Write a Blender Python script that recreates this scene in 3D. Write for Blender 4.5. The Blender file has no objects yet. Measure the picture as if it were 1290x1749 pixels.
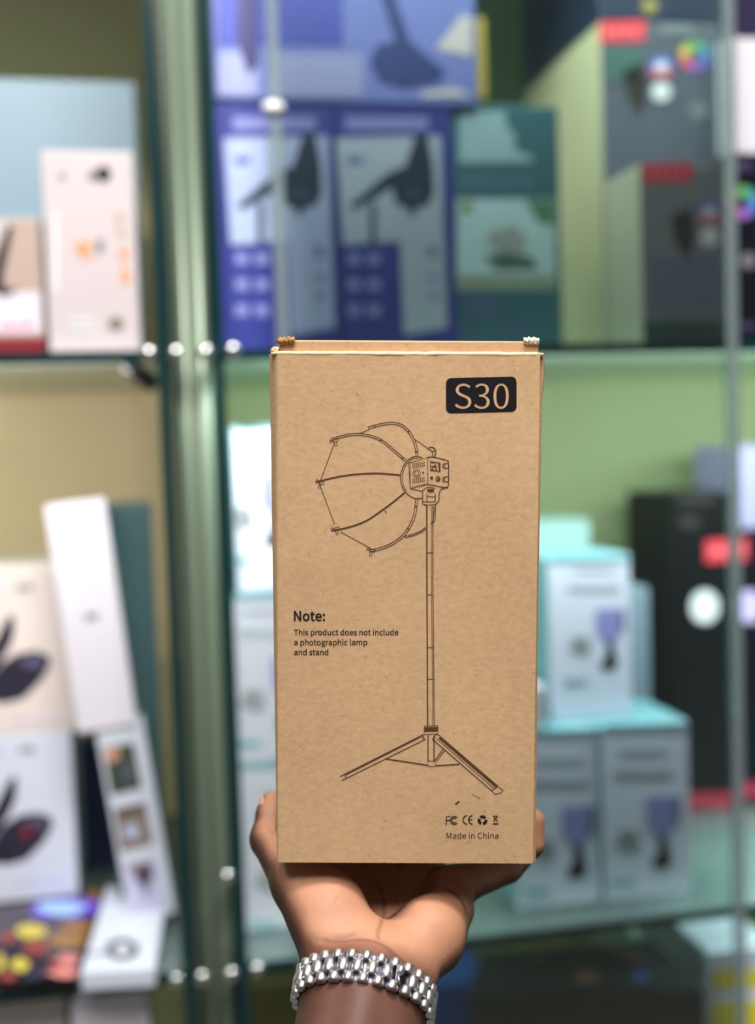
import bpy, bmesh, math, json
import numpy as np
from mathutils import Vector, Matrix

# ------------------------------------------------------------------ camera, world, lights, exposure
SC = bpy.context.scene
COL = SC.collection
FPX, CX, CY = 2000.0, 645.0, 874.5
EYE = Vector((0.0, 0.0, 1.45))
_y, _p, _r = math.radians(11.0), math.radians(3.4), math.radians(1.8)
FW = Vector((math.sin(_y)*math.cos(_p), math.cos(_y)*math.cos(_p), -math.sin(_p)))
_R0 = Vector((math.cos(_y), -math.sin(_y), 0.0))
_U0 = _R0.cross(FW)
RT = _R0*math.cos(_r) - _U0*math.sin(_r)
UP = _R0*math.sin(_r) + _U0*math.cos(_r)

cam_d = bpy.data.cameras.new('camera')
cam_d.sensor_fit = 'VERTICAL'
cam_d.sensor_height = 24.0
cam_d.sensor_width = 36.0
cam_d.lens = 24.0*FPX/1749.0
cam_d.clip_start = 0.01
cam_d.dof.use_dof = True
cam_d.dof.focus_distance = 0.535
cam_d.dof.aperture_fstop = 2.2
cam = bpy.data.objects.new('camera', cam_d)
COL.objects.link(cam)
m3 = Matrix((RT, UP, -FW)).transposed()
cam.matrix_world = Matrix.Translation(EYE) @ m3.to_4x4()
SC.camera = cam

SC.view_settings.view_transform = 'Standard'
SC.view_settings.look = 'None'
SC.view_settings.gamma = 1.0
SC.view_settings.use_curve_mapping = False
SC.view_settings.exposure = 0.0

world = bpy.data.worlds.new('shop_interior_light')
SC.world = world
world.use_nodes = True
bg = world.node_tree.nodes['Background']
bg.inputs[0].default_value = (0.92, 0.97, 1.0, 1.0)
bg.inputs[1].default_value = 0.14

def area_light(name, loc, target, sx, sy, power, color):
    d = bpy.data.lights.new(name, 'AREA')
    d.shape = 'RECTANGLE'
    d.size, d.size_y, d.energy, d.color = sx, sy, power, color
    o = bpy.data.objects.new(name, d)
    COL.objects.link(o)
    o.location = loc
    o.rotation_euler = (Vector(target) - Vector(loc)).to_track_quat('-Z', 'Y').to_euler()
    return o

area_light('ceiling_lamp', (-0.45, -0.55, 3.1), (0.22, 0.75, 1.25), 1.3, 0.6, 44.0, (1.0, 0.955, 0.92))
area_light('ceiling_lamp', (0.20, 0.12, 2.8), (0.15, 0.6, 1.2), 0.7, 0.35, 40.0, (1.0, 0.965, 0.92))
area_light('cabinet_fill_light', (-0.47, 1.22, 2.185), (-0.47, 1.50, 1.2), 0.9, 0.05, 8.0, (1.0, 0.97, 0.97))  # added fill strips under the cabinet tops, brightening the interior
area_light('cabinet_fill_light', (0.66, 1.22, 2.185), (0.66, 1.50, 1.2), 1.1, 0.05, 19.0, (0.95, 1.0, 0.97))
area_light('cabinet_fill_light', (-0.47, 1.162, 1.528), (-0.47, 1.72, 1.15), 0.9, 0.012, 2.4, (1.0, 0.95, 0.95))  # more added fill strips below the shelf, for back wall and boxes
area_light('cabinet_fill_light', (0.66, 1.162, 1.528), (0.66, 1.60, 1.05), 1.1, 0.012, 7.0, (0.93, 1.0, 1.0))

# ------------------------------------------------------------------ helpers
def ray(px, py):
    return FW + RT*((px-CX)/FPX) - UP*((py-CY)/FPX)
def at_y(px, py, Y):
    d = ray(px, py); return EYE + d*(Y/d.y)
def at_z(px, py, z):
    d = ray(px, py); return EYE + d*((z-EYE.z)/d.z)
def at_d(px, py, depth):
    return EYE + ray(px, py)*depth
def lin(c):
    return tuple((v/255/12.92 if v/255 <= 0.04045 else ((v/255+0.055)/1.055)**2.4) for v in c)

_mats = {}
def mat(name, rgb, rough=0.5, metal=0.0, vary=0.06, scale=30.0, bump=0.0, spec=0.5, coat=0.0):
    if name in _mats: return _mats[name]
    m = bpy.data.materials.new(name); m.use_nodes = True
    nt = m.node_tree; b = nt.nodes['Principled BSDF']
    c = lin(rgb)
    tc = nt.nodes.new('ShaderNodeTexCoord')
    n = nt.nodes.new('ShaderNodeTexNoise'); n.inputs['Scale'].default_value = scale; n.inputs['Detail'].default_value = 4
    nt.links.new(tc.outputs['Object'], n.inputs['Vector'])
    mx = nt.nodes.new('ShaderNodeMix'); mx.data_type = 'RGBA'
    mx.inputs['A'].default_value = tuple(v*(1-vary) for v in c)+(1,)
    mx.inputs['B'].default_value = tuple(min(1, v*(1+vary)) for v in c)+(1,)
    nt.links.new(n.outputs['Fac'], mx.inputs['Factor'])
    nt.links.new(mx.outputs['Result'], b.inputs['Base Color'])
    b.inputs['Roughness'].default_value = rough
    b.inputs['Metallic'].default_value = metal
    b.inputs['Specular IOR Level'].default_value = spec
    if coat: b.inputs['Coat Weight'].default_value = coat
    if bump:
        bp = nt.nodes.new('ShaderNodeBump'); bp.inputs['Strength'].default_value = bump; bp.inputs['Distance'].default_value = 0.002
        nt.links.new(n.outputs['Fac'], bp.inputs['Height']); nt.links.new(bp.outputs['Normal'], b.inputs['Normal'])
    _mats[name] = m
    return m

def glass_mat(name, tint, refl=0.08, tintfac=1.0):
    m = bpy.data.materials.new(name); m.use_nodes = True
    nt = m.node_tree; nt.nodes.clear()
    out = nt.nodes.new('ShaderNodeOutputMaterial')
    tr = nt.nodes.new('ShaderNodeBsdfTransparent'); tr.inputs[0].default_value = tint+(1,)
    gl = nt.nodes.new('ShaderNodeBsdfGlossy'); gl.inputs['Roughness'].default_value = 0.02
    gl.inputs['Color'].default_value = (0.9, 1.0, 0.95, 1)
    fr = nt.nodes.new('ShaderNodeFresnel'); fr.inputs['IOR'].default_value = 1.5
    mx = nt.nodes.new('ShaderNodeMixShader')
    nt.links.new(fr.outputs[0], mx.inputs[0]); nt.links.new(tr.outputs[0], mx.inputs[1]); nt.links.new(gl.outputs[0], mx.inputs[2])
    nt.links.new(mx.outputs[0], out.inputs[0])
    return m

GLASS = glass_mat('clear_glass', (0.90, 0.96, 0.93))
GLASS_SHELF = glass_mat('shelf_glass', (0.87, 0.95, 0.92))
# pale diffuse mix paints the bright reflection into the shelf glass
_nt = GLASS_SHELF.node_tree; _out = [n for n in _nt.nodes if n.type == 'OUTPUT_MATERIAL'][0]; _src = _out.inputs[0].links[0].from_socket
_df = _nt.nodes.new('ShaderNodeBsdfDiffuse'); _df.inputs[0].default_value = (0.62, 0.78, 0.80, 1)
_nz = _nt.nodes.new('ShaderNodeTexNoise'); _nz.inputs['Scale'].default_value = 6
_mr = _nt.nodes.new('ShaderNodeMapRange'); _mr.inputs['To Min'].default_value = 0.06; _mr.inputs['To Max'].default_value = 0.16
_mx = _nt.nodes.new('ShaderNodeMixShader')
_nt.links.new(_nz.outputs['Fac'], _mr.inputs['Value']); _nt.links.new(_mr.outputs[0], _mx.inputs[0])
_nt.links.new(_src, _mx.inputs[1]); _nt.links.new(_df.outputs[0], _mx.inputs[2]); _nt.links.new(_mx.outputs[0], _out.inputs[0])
GLASS_GREEN = mat('green_back_board', (126, 138, 100), 0.7, vary=0.08, scale=4, spec=0.1)
EDGE = mat('glass_edge_green', (8, 44, 48), 0.2, vary=0.2)

def link(o, parent=None):
    COL.objects.link(o)
    if parent is not None:
        o.parent = parent
        bpy.context.view_layer.update()
        o.matrix_parent_inverse = parent.matrix_world.inverted()
    return o
def bm_obj(name, bm, m, parent=None, smooth=False):
    me = bpy.data.meshes.new(name)
    bmesh.ops.recalc_face_normals(bm, faces=bm.faces[:])
    bm.to_mesh(me); bm.free()
    for mm in (m if isinstance(m, (list, tuple)) else [m]): me.materials.append(mm)
    if smooth:
        for p in me.polygons: p.use_smooth = True
    return link(bpy.data.objects.new(name, me), parent)
def tag(o, label=None, cat=None, group=None, kind=None):
    if label: o['label'] = label
    if cat: o['category'] = cat
    if group: o['group'] = group
    if kind: o['kind'] = kind
    return o
def empty(name, loc):
    o = bpy.data.objects.new(name, None); o.empty_display_size = 0.02
    COL.objects.link(o); o.location = loc
    bpy.context.view_layer.update()
    return o
def add_hexa(bm, o, a, b, c, bevel=0.0, seg=2):
    """box from corner o and the three edge vectors"""
    vs = [bm.verts.new(o + a*i + b*j + c*k) for i in (0, 1) for j in (0, 1) for k in (0, 1)]
    fs = [(0,1,3,2), (4,6,7,5), (0,4,5,1), (2,3,7,6), (0,2,6,4), (1,5,7,3)]
    faces = [bm.faces.new([vs[i] for i in f]) for f in fs]
    bmesh.ops.recalc_face_normals(bm, faces=faces)
    if bevel:
        es = list({e for f in faces for e in f.edges})
        bmesh.ops.bevel(bm, geom=es, offset=bevel, segments=seg, affect='EDGES', profile=0.5)
def box(bm, x0, x1, y0, y1, z0, z1, bevel=0.0, seg=2):
    add_hexa(bm, Vector((x0, y0, z0)), Vector((x1-x0, 0, 0)), Vector((0, y1-y0, 0)), Vector((0, 0, z1-z0)), bevel, seg)
def one_box(name, m, parent, x0, x1, y0, y1, z0, z1, bevel=0.0, seg=2):
    bm = bmesh.new(); box(bm, x0, x1, y0, y1, z0, z1, bevel, seg)
    return bm_obj(name, bm, m, parent)
def add_tube(bm, pts, rad, n=12, caps=True):
    pts = [Vector(p) for p in pts]
    if not isinstance(rad, (list, tuple)): rad = [rad]*len(pts)
    rings = []
    for i, p in enumerate(pts):
        t = (pts[min(i+1, len(pts)-1)] - pts[max(i-1, 0)]).normalized()
        u = t.orthogonal().normalized() if i == 0 else (u - t*u.dot(t)).normalized()
        v = t.cross(u)
        rings.append([bm.verts.new(p + (u*math.cos(2*math.pi*k/n) + v*math.sin(2*math.pi*k/n))*rad[i]) for k in range(n)])
    for a, b in zip(rings, rings[1:]):
        for k in range(n): bm.faces.new((a[k], a[(k+1) % n], b[(k+1) % n], b[k]))
    if caps: bm.faces.new(rings[0]); bm.faces.new(rings[-1])

# ------------------------------------------------------------------ setting
WALL = mat('painted_wall', (228, 200, 156), 0.8, vary=0.05, scale=3)
FLOORM = mat('floor_tile', (120, 115, 108), 0.5, vary=0.1, scale=8)
tag(one_box('floor', FLOORM, None, -2.2, 3.0, -2.0, 2.0, -0.05, 0.0), kind='structure')
tag(one_box('wall_back', WALL, None, -2.2, 3.0, 1.72, 1.82, 0.0, 2.9), kind='structure')

# ------------------------------------------------------------------ glass display cabinets
YF = 1.15           # plane of the cabinet fronts
YB = 1.66
ZS = [0.50, 0.934, 1.545, 2.12]     # tops of the glass shelves
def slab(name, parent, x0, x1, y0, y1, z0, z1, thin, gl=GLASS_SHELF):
    """glass plate whose rim faces carry the dark green edge colour"""
    bm = bmesh.new(); box(bm, x0, x1, y0, y1, z0, z1)
    ax = {'x': 0, 'y': 1, 'z': 2}[thin]
    for f in bm.faces:
        f.normal_update()
        f.material_index = 0 if abs(f.normal[ax]) > 0.9 else 1
    return bm_obj(name, bm, [gl, EDGE], parent)
CHROME = mat('chrome', (225, 225, 225), 0.18, 1.0, vary=0.02)
WHITEPL = mat('white_plastic', (240, 240, 238), 0.3)
BLACKPL = mat('black_plastic', (14, 16, 14), 0.5)
ALU = mat('green_grey_aluminium', (116, 130, 112), 0.35, 0.3, vary=0.12, scale=4)
ALU_D = mat('dark_green_grey_aluminium', (78, 92, 80), 0.4, 0.3, vary=0.1, scale=4)
CLEAR = glass_mat('door_glass', (0.96, 0.985, 0.98))
STRIP = glass_mat('door_edge_strip', (0.80, 0.88, 0.87))
_nt = STRIP.node_tree; _out = [n for n in _nt.nodes if n.type == 'OUTPUT_MATERIAL'][0]; _src = _out.inputs[0].links[0].from_socket
_df = _nt.nodes.new('ShaderNodeBsdfDiffuse'); _df.inputs[0].default_value = (0.42, 0.52, 0.54, 1)
_mx = _nt.nodes.new('ShaderNodeMixShader'); _mx.inputs[0].default_value = 0.32
_nt.links.new(_src, _mx.inputs[1]); _nt.links.new(_df.outputs[0], _mx.inputs[2]); _nt.links.new(_mx.outputs[0], _out.inputs[0])

def clamp(parent, x, z, sx, y=YF):
    bm = bmesh.new()
    add_tube(bm, [(x, y-0.016, z), (x, y-0.014, z), (x, y-0.004, z), (x, y, z)], [0.004, 0.0065, 0.007, 0.005], 16)
    o = bm_obj('shelf_clamp', bm, CHROME, parent, True)
    return o

# left cabinet
cab = empty('display_cabinet', (-0.5, YF, 0.0))
tag(cab, 'glass display cabinet on the left holding the leaning slim white box', 'display cabinet')
slab('side_panel', cab, 0.013, 0.024, YF-0.006, YB, 0.08, 2.2, 'x', GLASS)
slab('side_panel', cab, -0.96, -0.949, YF-0.006, YB, 0.08, 2.2, 'x', GLASS)
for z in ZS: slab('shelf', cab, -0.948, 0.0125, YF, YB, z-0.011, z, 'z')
one_box('base', ALU_D, cab, -0.96, 0.024, YF, YB, 0.0, 0.08)
one_box('top_panel', ALU_D, cab, -0.96, 0.024, YF, YB, 2.2, 2.215)
bm = bmesh.new()
box(bm, 0.027, 0.066, YF+0.03, YF+0.05, 0.0, 2.2, 0.002)
bm_obj('corner_post', bm, ALU_D, cab)
bm = bmesh.new()
add_tube(bm, [(0.041, YF+0.026, 0.0), (0.041, YF+0.026, 2.2)], 0.006, 16)
bm_obj('post_bead', bm, ALU, cab, True)
bm = bmesh.new()
add_tube(bm, [(0.056, YF+0.026, 0.0), (0.056, YF+0.026, 2.2)], 0.0085, 16)
bm_obj('post_bead', bm, ALU, cab, True)
for z in ZS[1:3]:
    clamp(cab, 0.006, z-0.004, 1); clamp(cab, 0.031, z-0.004, 1)
bm = bmesh.new()
add_tube(bm, [(-0.02, YF+0.02, ZS[2]-0.014), (-0.006, YF+0.02, ZS[2]-0.020), (0.004, YF+0.02, ZS[2]-0.028), (0.009, YF+0.02, ZS[2]-0.036)], [0.005, 0.009, 0.009, 0.006], 14)
tag(bm_obj('shelf_bracket', bm, BLACKPL, cab, True), 'black shelf bracket')
# right cabinet
cab2 = empty('display_cabinet', (0.5, YF, 0.0))
tag(cab2, 'glass display cabinet with sliding glass door holding the blue boxes', 'display cabinet')
slab('side_panel', cab2, 0.0665, 0.0765, YF-0.006, YB, 0.08, 2.2, 'x', GLASS)
slab('side_panel', cab2, 1.25, 1.261, YF-0.006, YB, 0.08, 2.2, 'x', GLASS)
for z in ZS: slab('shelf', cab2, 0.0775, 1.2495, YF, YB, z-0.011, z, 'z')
one_box('base', ALU_D, cab2, 0.0665, 1.261, YF, YB, 0.0, 0.08)
one_box('top_panel', ALU_D, cab2, 0.0665, 1.261, YF, YB, 2.2, 2.215)
slab('back_panel', cab2, 0.0775, 1.2495, YB+0.002, YB+0.008, 0.08, 2.2, 'y', GLASS_GREEN)
for z in ZS[1:3]:
    clamp(cab2, 0.0595, z-0.004, 1); clamp(cab2, 0.085, z-0.002, 1)
clamp(cab2, 0.0595, 1.028, 1)
door = slab('glass_door', cab2, 0.128, 0.604, YF-0.022, YF-0.016, 0.09, 2.19, 'y', CLEAR)
one_box('edge_strip', STRIP, door, 0.1265, 0.1385, YF-0.024, YF-0.014, 0.09, 2.19, 0.001)
one_box('edge_strip', STRIP, door, 0.594, 0.606, YF-0.024, YF-0.014, 0.09, 2.19, 0.001)
kp = at_y(467, 183, YF-0.026)
bm = bmesh.new()
bmesh.ops.create_uvsphere(bm, u_segments=20, v_segments=12, radius=1.0)
for v in bm.verts: v.co = Vector((v.co.x*0.011, v.co.y*0.006, v.co.z*0.006)) + kp
tag(bm_obj('door_knob', bm, WHITEPL, door, True), 'white oval door knob')

# ------------------------------------------------------------------ boxes on the shelves
def carton(name, label, cat, x0, x1, y0, depth, z0, z1, mats, group=None, bevel=0.0015, rot=0.0):
    """upright printed carton; mats = (front, side, top)"""
    bm = bmesh.new(); w, h = x1-x0, z1-z0
    box(bm, 0, w, 0, depth, 0, h, bevel, 2)
    for f in bm.faces:
        f.normal_update(); n = f.normal
        f.material_index = 0 if abs(n.y) > 0.8 else (2 if abs(n.z) > 0.6 else 1)
    o = bm_obj(name, bm, list(mats))
    o.location = (x0, y0, z0); o.rotation_euler = (0, 0, rot)
    bpy.context.view_layer.update()
    return tag(o, label, cat, group)
def px_x(px, py, Y): return at_y(px, py, Y).x
def px_z(px, py, Y): return at_y(px, py, Y).z
def carton_px(name, label, cat, l, r, top, z0, Y, depth, mats, group=None, midy=None, z1=None):
    """front face spans picture columns l..r (taken at the row midway up) on the plane y = Y"""
    cxm = (l+r)/2
    if z1 is None: z1 = px_z(cxm, top, Y)
    my = midy if midy is not None else None
    if my is None:
        # row of the box's middle
        lo, hi = -400, 2200
        for _ in range(40):
            md = (lo+hi)/2
            if px_z(cxm, md, Y) > (z0+z1)/2: lo = md
            else: hi = md
        my = (lo+hi)/2
    return carton(name, label, cat, px_x(l, my, Y), px_x(r, my, Y), Y, depth, z0, z1, mats, group)
ONE_MESH = ('lettering', 'wheel', 'ring', 'globe', 'title')
def flat_print(root, name, m, polys, Y, layer=1, label=None):
    if len(polys) > 1 and (len(polys) == 2 or not any(k in name for k in ONE_MESH)):
        return [flat_print(root, name, m, [q], Y, layer, label) for q in polys][0]
    """ink on a front face: polygons given where they are seen, laid on the plane y = Y"""
    bm = bmesh.new()
    for poly in polys:
        pts = [at_y(px, py, Y - 0.0004*layer) for px, py in poly]
        vs = [bm.verts.new(p) for p in pts]
        f = bm.faces.new(vs)
        r = bmesh.ops.extrude_face_region(bm, geom=[f])
        for v in r['geom']:
            if isinstance(v, bmesh.types.BMVert): v.co.y -= 0.0003
    o = bm_obj(name, bm, m, root)
    if label: o['label'] = label
    return o
def oval(cx, cy, rx, ry, n=20, a0=0.0):
    return [(cx+rx*math.cos(2*math.pi*i/n+a0), cy+ry*math.sin(2*math.pi*i/n+a0)) for i in range(n)]
def rect(x0, y0, x1, y1, s=0.0):
    return [(x0, y0), (x1, y0+s), (x1, y1+s), (x0, y1)]

PAPER = mat('white_card', (214, 210, 220), 0.45, vary=0.02)
PAPER_B = mat('bluish_white_card', (202, 208, 222), 0.45, vary=0.03)
PAPER_P = mat('pinkish_white_card', (200, 189, 192), 0.45, vary=0.02)
TEAL_S = mat('dull_teal_card', (140, 170, 180), 0.5)
INK = mat('black_ink', (28, 26, 32), 0.4)
GREYINK = mat('grey_ink', (120, 116, 124), 0.5)
ORANGE = mat('orange_ink', (226, 150, 96), 0.5)
PINK = mat('pink_ink', (240, 130, 160), 0.5)
TAUPE = mat('taupe_card', (180, 157, 146), 0.5)
DKRED = mat('dark_red_card', (120, 18, 34), 0.4)
PALEBLUE = mat('pale_blue_card', (122, 142, 156), 0.5, vary=0.05, scale=8)
NAVY = mat('navy_card', (24, 34, 74), 0.45)
DTEAL = mat('dark_teal_card', (62, 92, 96), 0.45, vary=0.15, scale=6)
ZU, ZL = ZS[2]+0.0003, ZS[1]+0.0003

# left cabinet, upper shelf
pb = carton_px('storage_carton', 'large pale blue carton standing behind the narrow white box', 'carton', -190, 240, 135, ZU, 1.37, 0.16, (PALEBLUE, PALEBLUE, PALEBLUE))
wb = carton_px('product_box', 'narrow white box with orange print and round black emblem on upper left shelf', 'box', 77, 235, 258, ZU, 1.185, 0.15, (PAPER_P, TEAL_S, PAPER_P))
flat_print(wb, 'printed_emblem', INK, [oval(177, 297, 13, 14)], 1.185, label='round black emblem')
flat_print(wb, 'printed_emblem', GREYINK, [oval(158, 300, 8, 10), oval(107, 301, 7, 5)], 1.185)
flat_print(wb, 'printed_picture', ORANGE, [[(128, 420), (140, 412), (152, 418), (150, 432), (158, 438), (146, 446), (140, 436), (128, 430)], [(150, 410), (158, 412), (156, 424), (149, 424)]], 1.185, label='small orange figure')
flat_print(wb, 'printed_picture', GREYINK, [[(164, 412), (176, 408), (178, 420), (170, 436), (164, 430)]], 1.185)
flat_print(wb, 'printed_lettering', mat('faded_brown_ink', (190, 160, 140), 0.5), [rect(196, 366, 212, 376), rect(200, 382, 206, 396), rect(204, 396, 216, 404)], 1.185)
flat_print(wb, 'printed_lettering', ORANGE, [rect(204, 424, 218, 440), rect(208, 446, 214, 464), rect(206, 466, 222, 482)], 1.185, label='upright orange lettering')
flat_print(wb, 'printed_seal', mat('olive_ink', (120, 112, 96), 0.5), [oval(198, 553, 14, 12)], 1.185)
flat_print(wb, 'printed_lettering', mat('pale_grey_ink', (216, 220, 218), 0.5), [rect(92, 360, 100, 500), rect(120, 545, 160, 552), rect(120, 560, 172, 566)], 1.185)
rb = carton_px('flat_box', 'flat dark red box lying under the taupe and white box', 'box', -120, 80, 577, ZU, 1.20, 0.12, (DKRED, DKRED, DKRED))
zr = px_z(-20, 577, 1.20)
tb = carton_px('product_box', 'taupe and white box with curved black print standing on flat dark red box', 'box', -110, 74, 372, zr+0.0003, 1.205, 0.10, (TAUPE, TAUPE, PAPER_B))
flat_print(tb, 'printed_panel', PAPER, [rect(-100, 502, 70, 573, -4)], 1.205, label='white lower panel')
flat_print(tb, 'printed_picture', INK, [[(12, 388), (22, 386), (14, 430), (4, 474), (10, 496), (28, 490), (20, 503), (0, 506), (-14, 490), (-6, 440)]], 1.205, 2, label='curved black product picture')
flat_print(tb, 'printed_picture', PAPER_P, [[(-90, 382), (14, 378), (-8, 430), (-14, 490), (-90, 495)]], 1.205)
flat_print(tb, 'printed_lettering', PINK, [rect(0, 553, 8, 564), rect(12, 552, 22, 563), rect(26, 552, 34, 563), rect(40, 551, 56, 562)], 1.205, 2, label='pink lettering')

# left cabinet, lower shelf
GLOSSK = mat('glossy_dark_print', (52, 44, 56), 0.12, vary=0.3, scale=14)
def flat_box(name, label, quad, z, h, mats):
    """box lying flat: top-face outline seen at quad, on height z"""
    bm = bmesh.new()
    top = [bm.verts.new(at_z(px, py, z+h)) for px, py in quad]
    bot = [bm.verts.new(Vector((v.co.x, v.co.y, z))) for v in top]
    bm.faces.new(top); bm.faces.new(bot[::-1])
    for i in range(4): bm.faces.new((top[i], bot[i], bot[(i+1) % 4], top[(i+1) % 4]))
    bmesh.ops.recalc_face_normals(bm, faces=bm.faces[:])
    bmesh.ops.bevel(bm, geom=bm.edges[:], offset=0.0012, segments=2, affect='EDGES')
    for f in bm.faces:
        f.normal_update(); f.material_index = 0 if f.normal.z > 0.7 else 1
    return tag(bm_obj(name, bm, list(mats)), label, 'box')
def top_print(root, name, m, polys, z, layer=1, label=None):
    if len(polys) > 1 and (len(polys) == 2 or not any(k in name for k in ONE_MESH)):
        return [top_print(root, name, m, [q], z, layer, label) for q in polys][0]
    bm = bmesh.new()
    for poly in polys:
        vs = [bm.verts.new(at_z(px, py, z + 0.0004*layer)) for px, py in poly]
        f = bm.faces.new(vs)
        r = bmesh.ops.extrude_face_region(bm, geom=[f])
        for v in r['geom']:
            if isinstance(v, bmesh.types.BMVert): v.co.z += 0.0003
    o = bm_obj(name, bm, m, root)
    if label: o['label'] = label
    return o
zc = ZL+0.018
cb = flat_box('game_box', 'flat dark box with yellow and red splashes lying on lower left shelf', [(-190, 1676), (128, 1656), (176, 1524), (-90, 1545)], ZL, 0.018, (GLOSSK, GLOSSK))
YEL, RED, AMB = mat('yellow_ink', (196, 178, 66), 0.3), mat('red_ink', (140, 52, 40), 0.3), mat('amber_ink', (140, 100, 44), 0.3)
BLUEG, VIO, SALM, NAVI = mat('blue_highlight_paint', (150, 186, 240), 0.25), mat('violet_highlight_paint', (104, 70, 190), 0.25), mat('salmon_ink', (206, 120, 116), 0.3), mat('night_blue_ink', (24, 28, 50), 0.25)
def blob(cx, cy, rx, ry, seed, n=14):
    r = np.random.RandomState(seed)
    return [(cx+rx*k*math.cos(t), cy+ry*k*math.sin(t)) for t, k in ((2*math.pi*i/n, 0.75+0.45*r.rand()) for i in range(n))]
top_print(cb, 'splash_or_highlight', YEL, [blob(52, 1592, 28, 14, 1), blob(34, 1648, 18, 12, 2), blob(0, 1642, 8, 16, 3)], zc, 2, 'yellow splash')
top_print(cb, 'splash_or_highlight', AMB, [blob(112, 1606, 34, 13, 4), blob(132, 1582, 30, 10, 5), blob(160, 1528, 12, 9, 55)], zc, 2, 'amber splash')
top_print(cb, 'splash_or_highlight', RED, [blob(60, 1620, 22, 12, 6), blob(14, 1602, 16, 8, 7), blob(12, 1668, 14, 8, 8), blob(100, 1645, 18, 10, 9)], zc, 1, 'red splash')
top_print(cb, 'splash_or_highlight', SALM, [blob(108, 1662, 30, 8, 10), blob(118, 1640, 18, 10, 11)], zc, 2, 'salmon splash')
top_print(cb, 'splash_or_highlight', VIO, [blob(112, 1552, 62, 18, 12)], zc, 1, 'violet rim of the painted highlight')
top_print(cb, 'splash_or_highlight', BLUEG, [blob(106, 1550, 40, 12, 13)], zc, 2, 'pale blue painted highlight')  # bluish highlight on the box top, painted as violet and blue patches
top_print(cb, 'splash_or_highlight', NAVI, [blob(18, 1630, 18, 14, 14), blob(56, 1666, 26, 10, 15)], zc, 1)
rg = flat_box('flat_box', 'flat bluish white box with a ring printed on top under the leaning slim box', [(138, 1662), (264, 1654), (282, 1545), (184, 1510)], ZL, 0.018, (PAPER_B, PAPER_B))
def ring_polys(cx, cy, rx, ry, k, n=24):
    o = []
    for i in range(n):
        a, b = 2*math.pi*i/n, 2*math.pi*(i+1)/n
        o.append([(cx+rx*math.cos(a), cy+ry*math.sin(a)), (cx+rx*math.cos(b), cy+ry*math.sin(b)), (cx+rx*k*math.cos(b), cy+ry*k*math.sin(b)), (cx+rx*k*math.cos(a), cy+ry*k*math.sin(a))])
    return o
top_print(rg, 'printed_ring', mat('dark_grey_ink', (66, 62, 70), 0.5), ring_polys(209, 1622, 28, 18, 0.55), zc, 1, 'grey ring')
top_print(rg, 'printed_cord', GREYINK, [[(150, 1628), (184, 1626), (184, 1630), (150, 1632)]], zc)
# two boxes with the dark folding product, one on the other
def wing_prints(b, dx, dy, Y, red):
    flat_print(b, 'printed_picture', mat('plum_black_ink', (42, 38, 54), 0.35, vary=0.4, scale=60), [
        [(-40+dx, 1165+dy), (-14+dx, 1105+dy), (8+dx, 1062+dy), (20+dx, 1048+dy), (25+dx, 1060+dy), (22+dx, 1090+dy), (10+dx, 1115+dy), (-10+dx, 1150+dy)],
        [(-30+dx, 1180+dy), (4+dx, 1132+dy), (30+dx, 1116+dy), (62+dx, 1112+dy), (84+dx, 1120+dy), (86+dx, 1134+dy), (70+dx, 1162+dy), (40+dx, 1192+dy), (10+dx, 1200+dy), (-20+dx, 1198+dy)]], Y, 1, 'dark folding product picture')
    flat_print(b, 'printed_detail', mat('slate_ink', (84, 82, 108), 0.4), [[(30+dx, 1128+dy), (58+dx, 1120+dy), (78+dx, 1126+dy), (70+dx, 1142+dy), (44+dx, 1140+dy)]], Y, 2)
    if red: flat_print(b, 'printed_detail', mat('wine_ink', (120, 34, 60), 0.4), [[(28+dx, 1140+dy), (50+dx, 1130+dy), (58+dx, 1140+dy), (40+dx, 1158+dy)]], Y, 2, 'wine red detail')
    flat_print(b, 'printed_lettering', GREYINK, [rect(28+dx, 1000+dy, 38+dx, 1009+dy), rect(41+dx, 999+dy, 55+dx, 1008+dy)], Y)
    flat_print(b, 'printed_lettering', mat('lavender_ink', (196, 192, 224), 0.5), [rect(-14+dx, 1003+dy, 6+dx, 1011+dy), rect(20+dx, 1229+dy, 110+dx, 1233+dy, -4)], Y)
YS = 1.33
CREAM_W = mat('warm_white_card', (214, 202, 196), 0.45, vary=0.02)
zst = ZL+0.018+0.0013
s1 = carton_px('product_box', 'white box with dark folding product, wine red detail, bottom of the stack of two', 'box', -90, 128, 1256, zst, YS, 0.13, (PAPER_B, PAPER_B, PAPER_B), 'stacked white boxes with dark product pictures')
zs2 = px_z(19, 1256, YS)
s2 = carton_px('product_box', 'white box with dark folding product picture on top of the stack of two', 'box', -92, 126, 970, zs2+0.0004, YS, 0.13, (CREAM_W, CREAM_W, CREAM_W), 'stacked white boxes with dark product pictures')
wing_prints(s2, 0, 0, YS, False); wing_prints(s1, 4, 276, YS, True)
nb = carton_px('product_box', 'navy blue box behind the leaning slim box beside the stack of two', 'box', 134, 205, 1262, ZL, 1.46, 0.10, (NAVY, NAVY, NAVY))
carton_px('storage_carton', 'dark teal carton directly behind the leaning slim box', 'carton', 188, 274, 862, ZL, 1.312, 0.09, (DTEAL, DTEAL, DTEAL))
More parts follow.
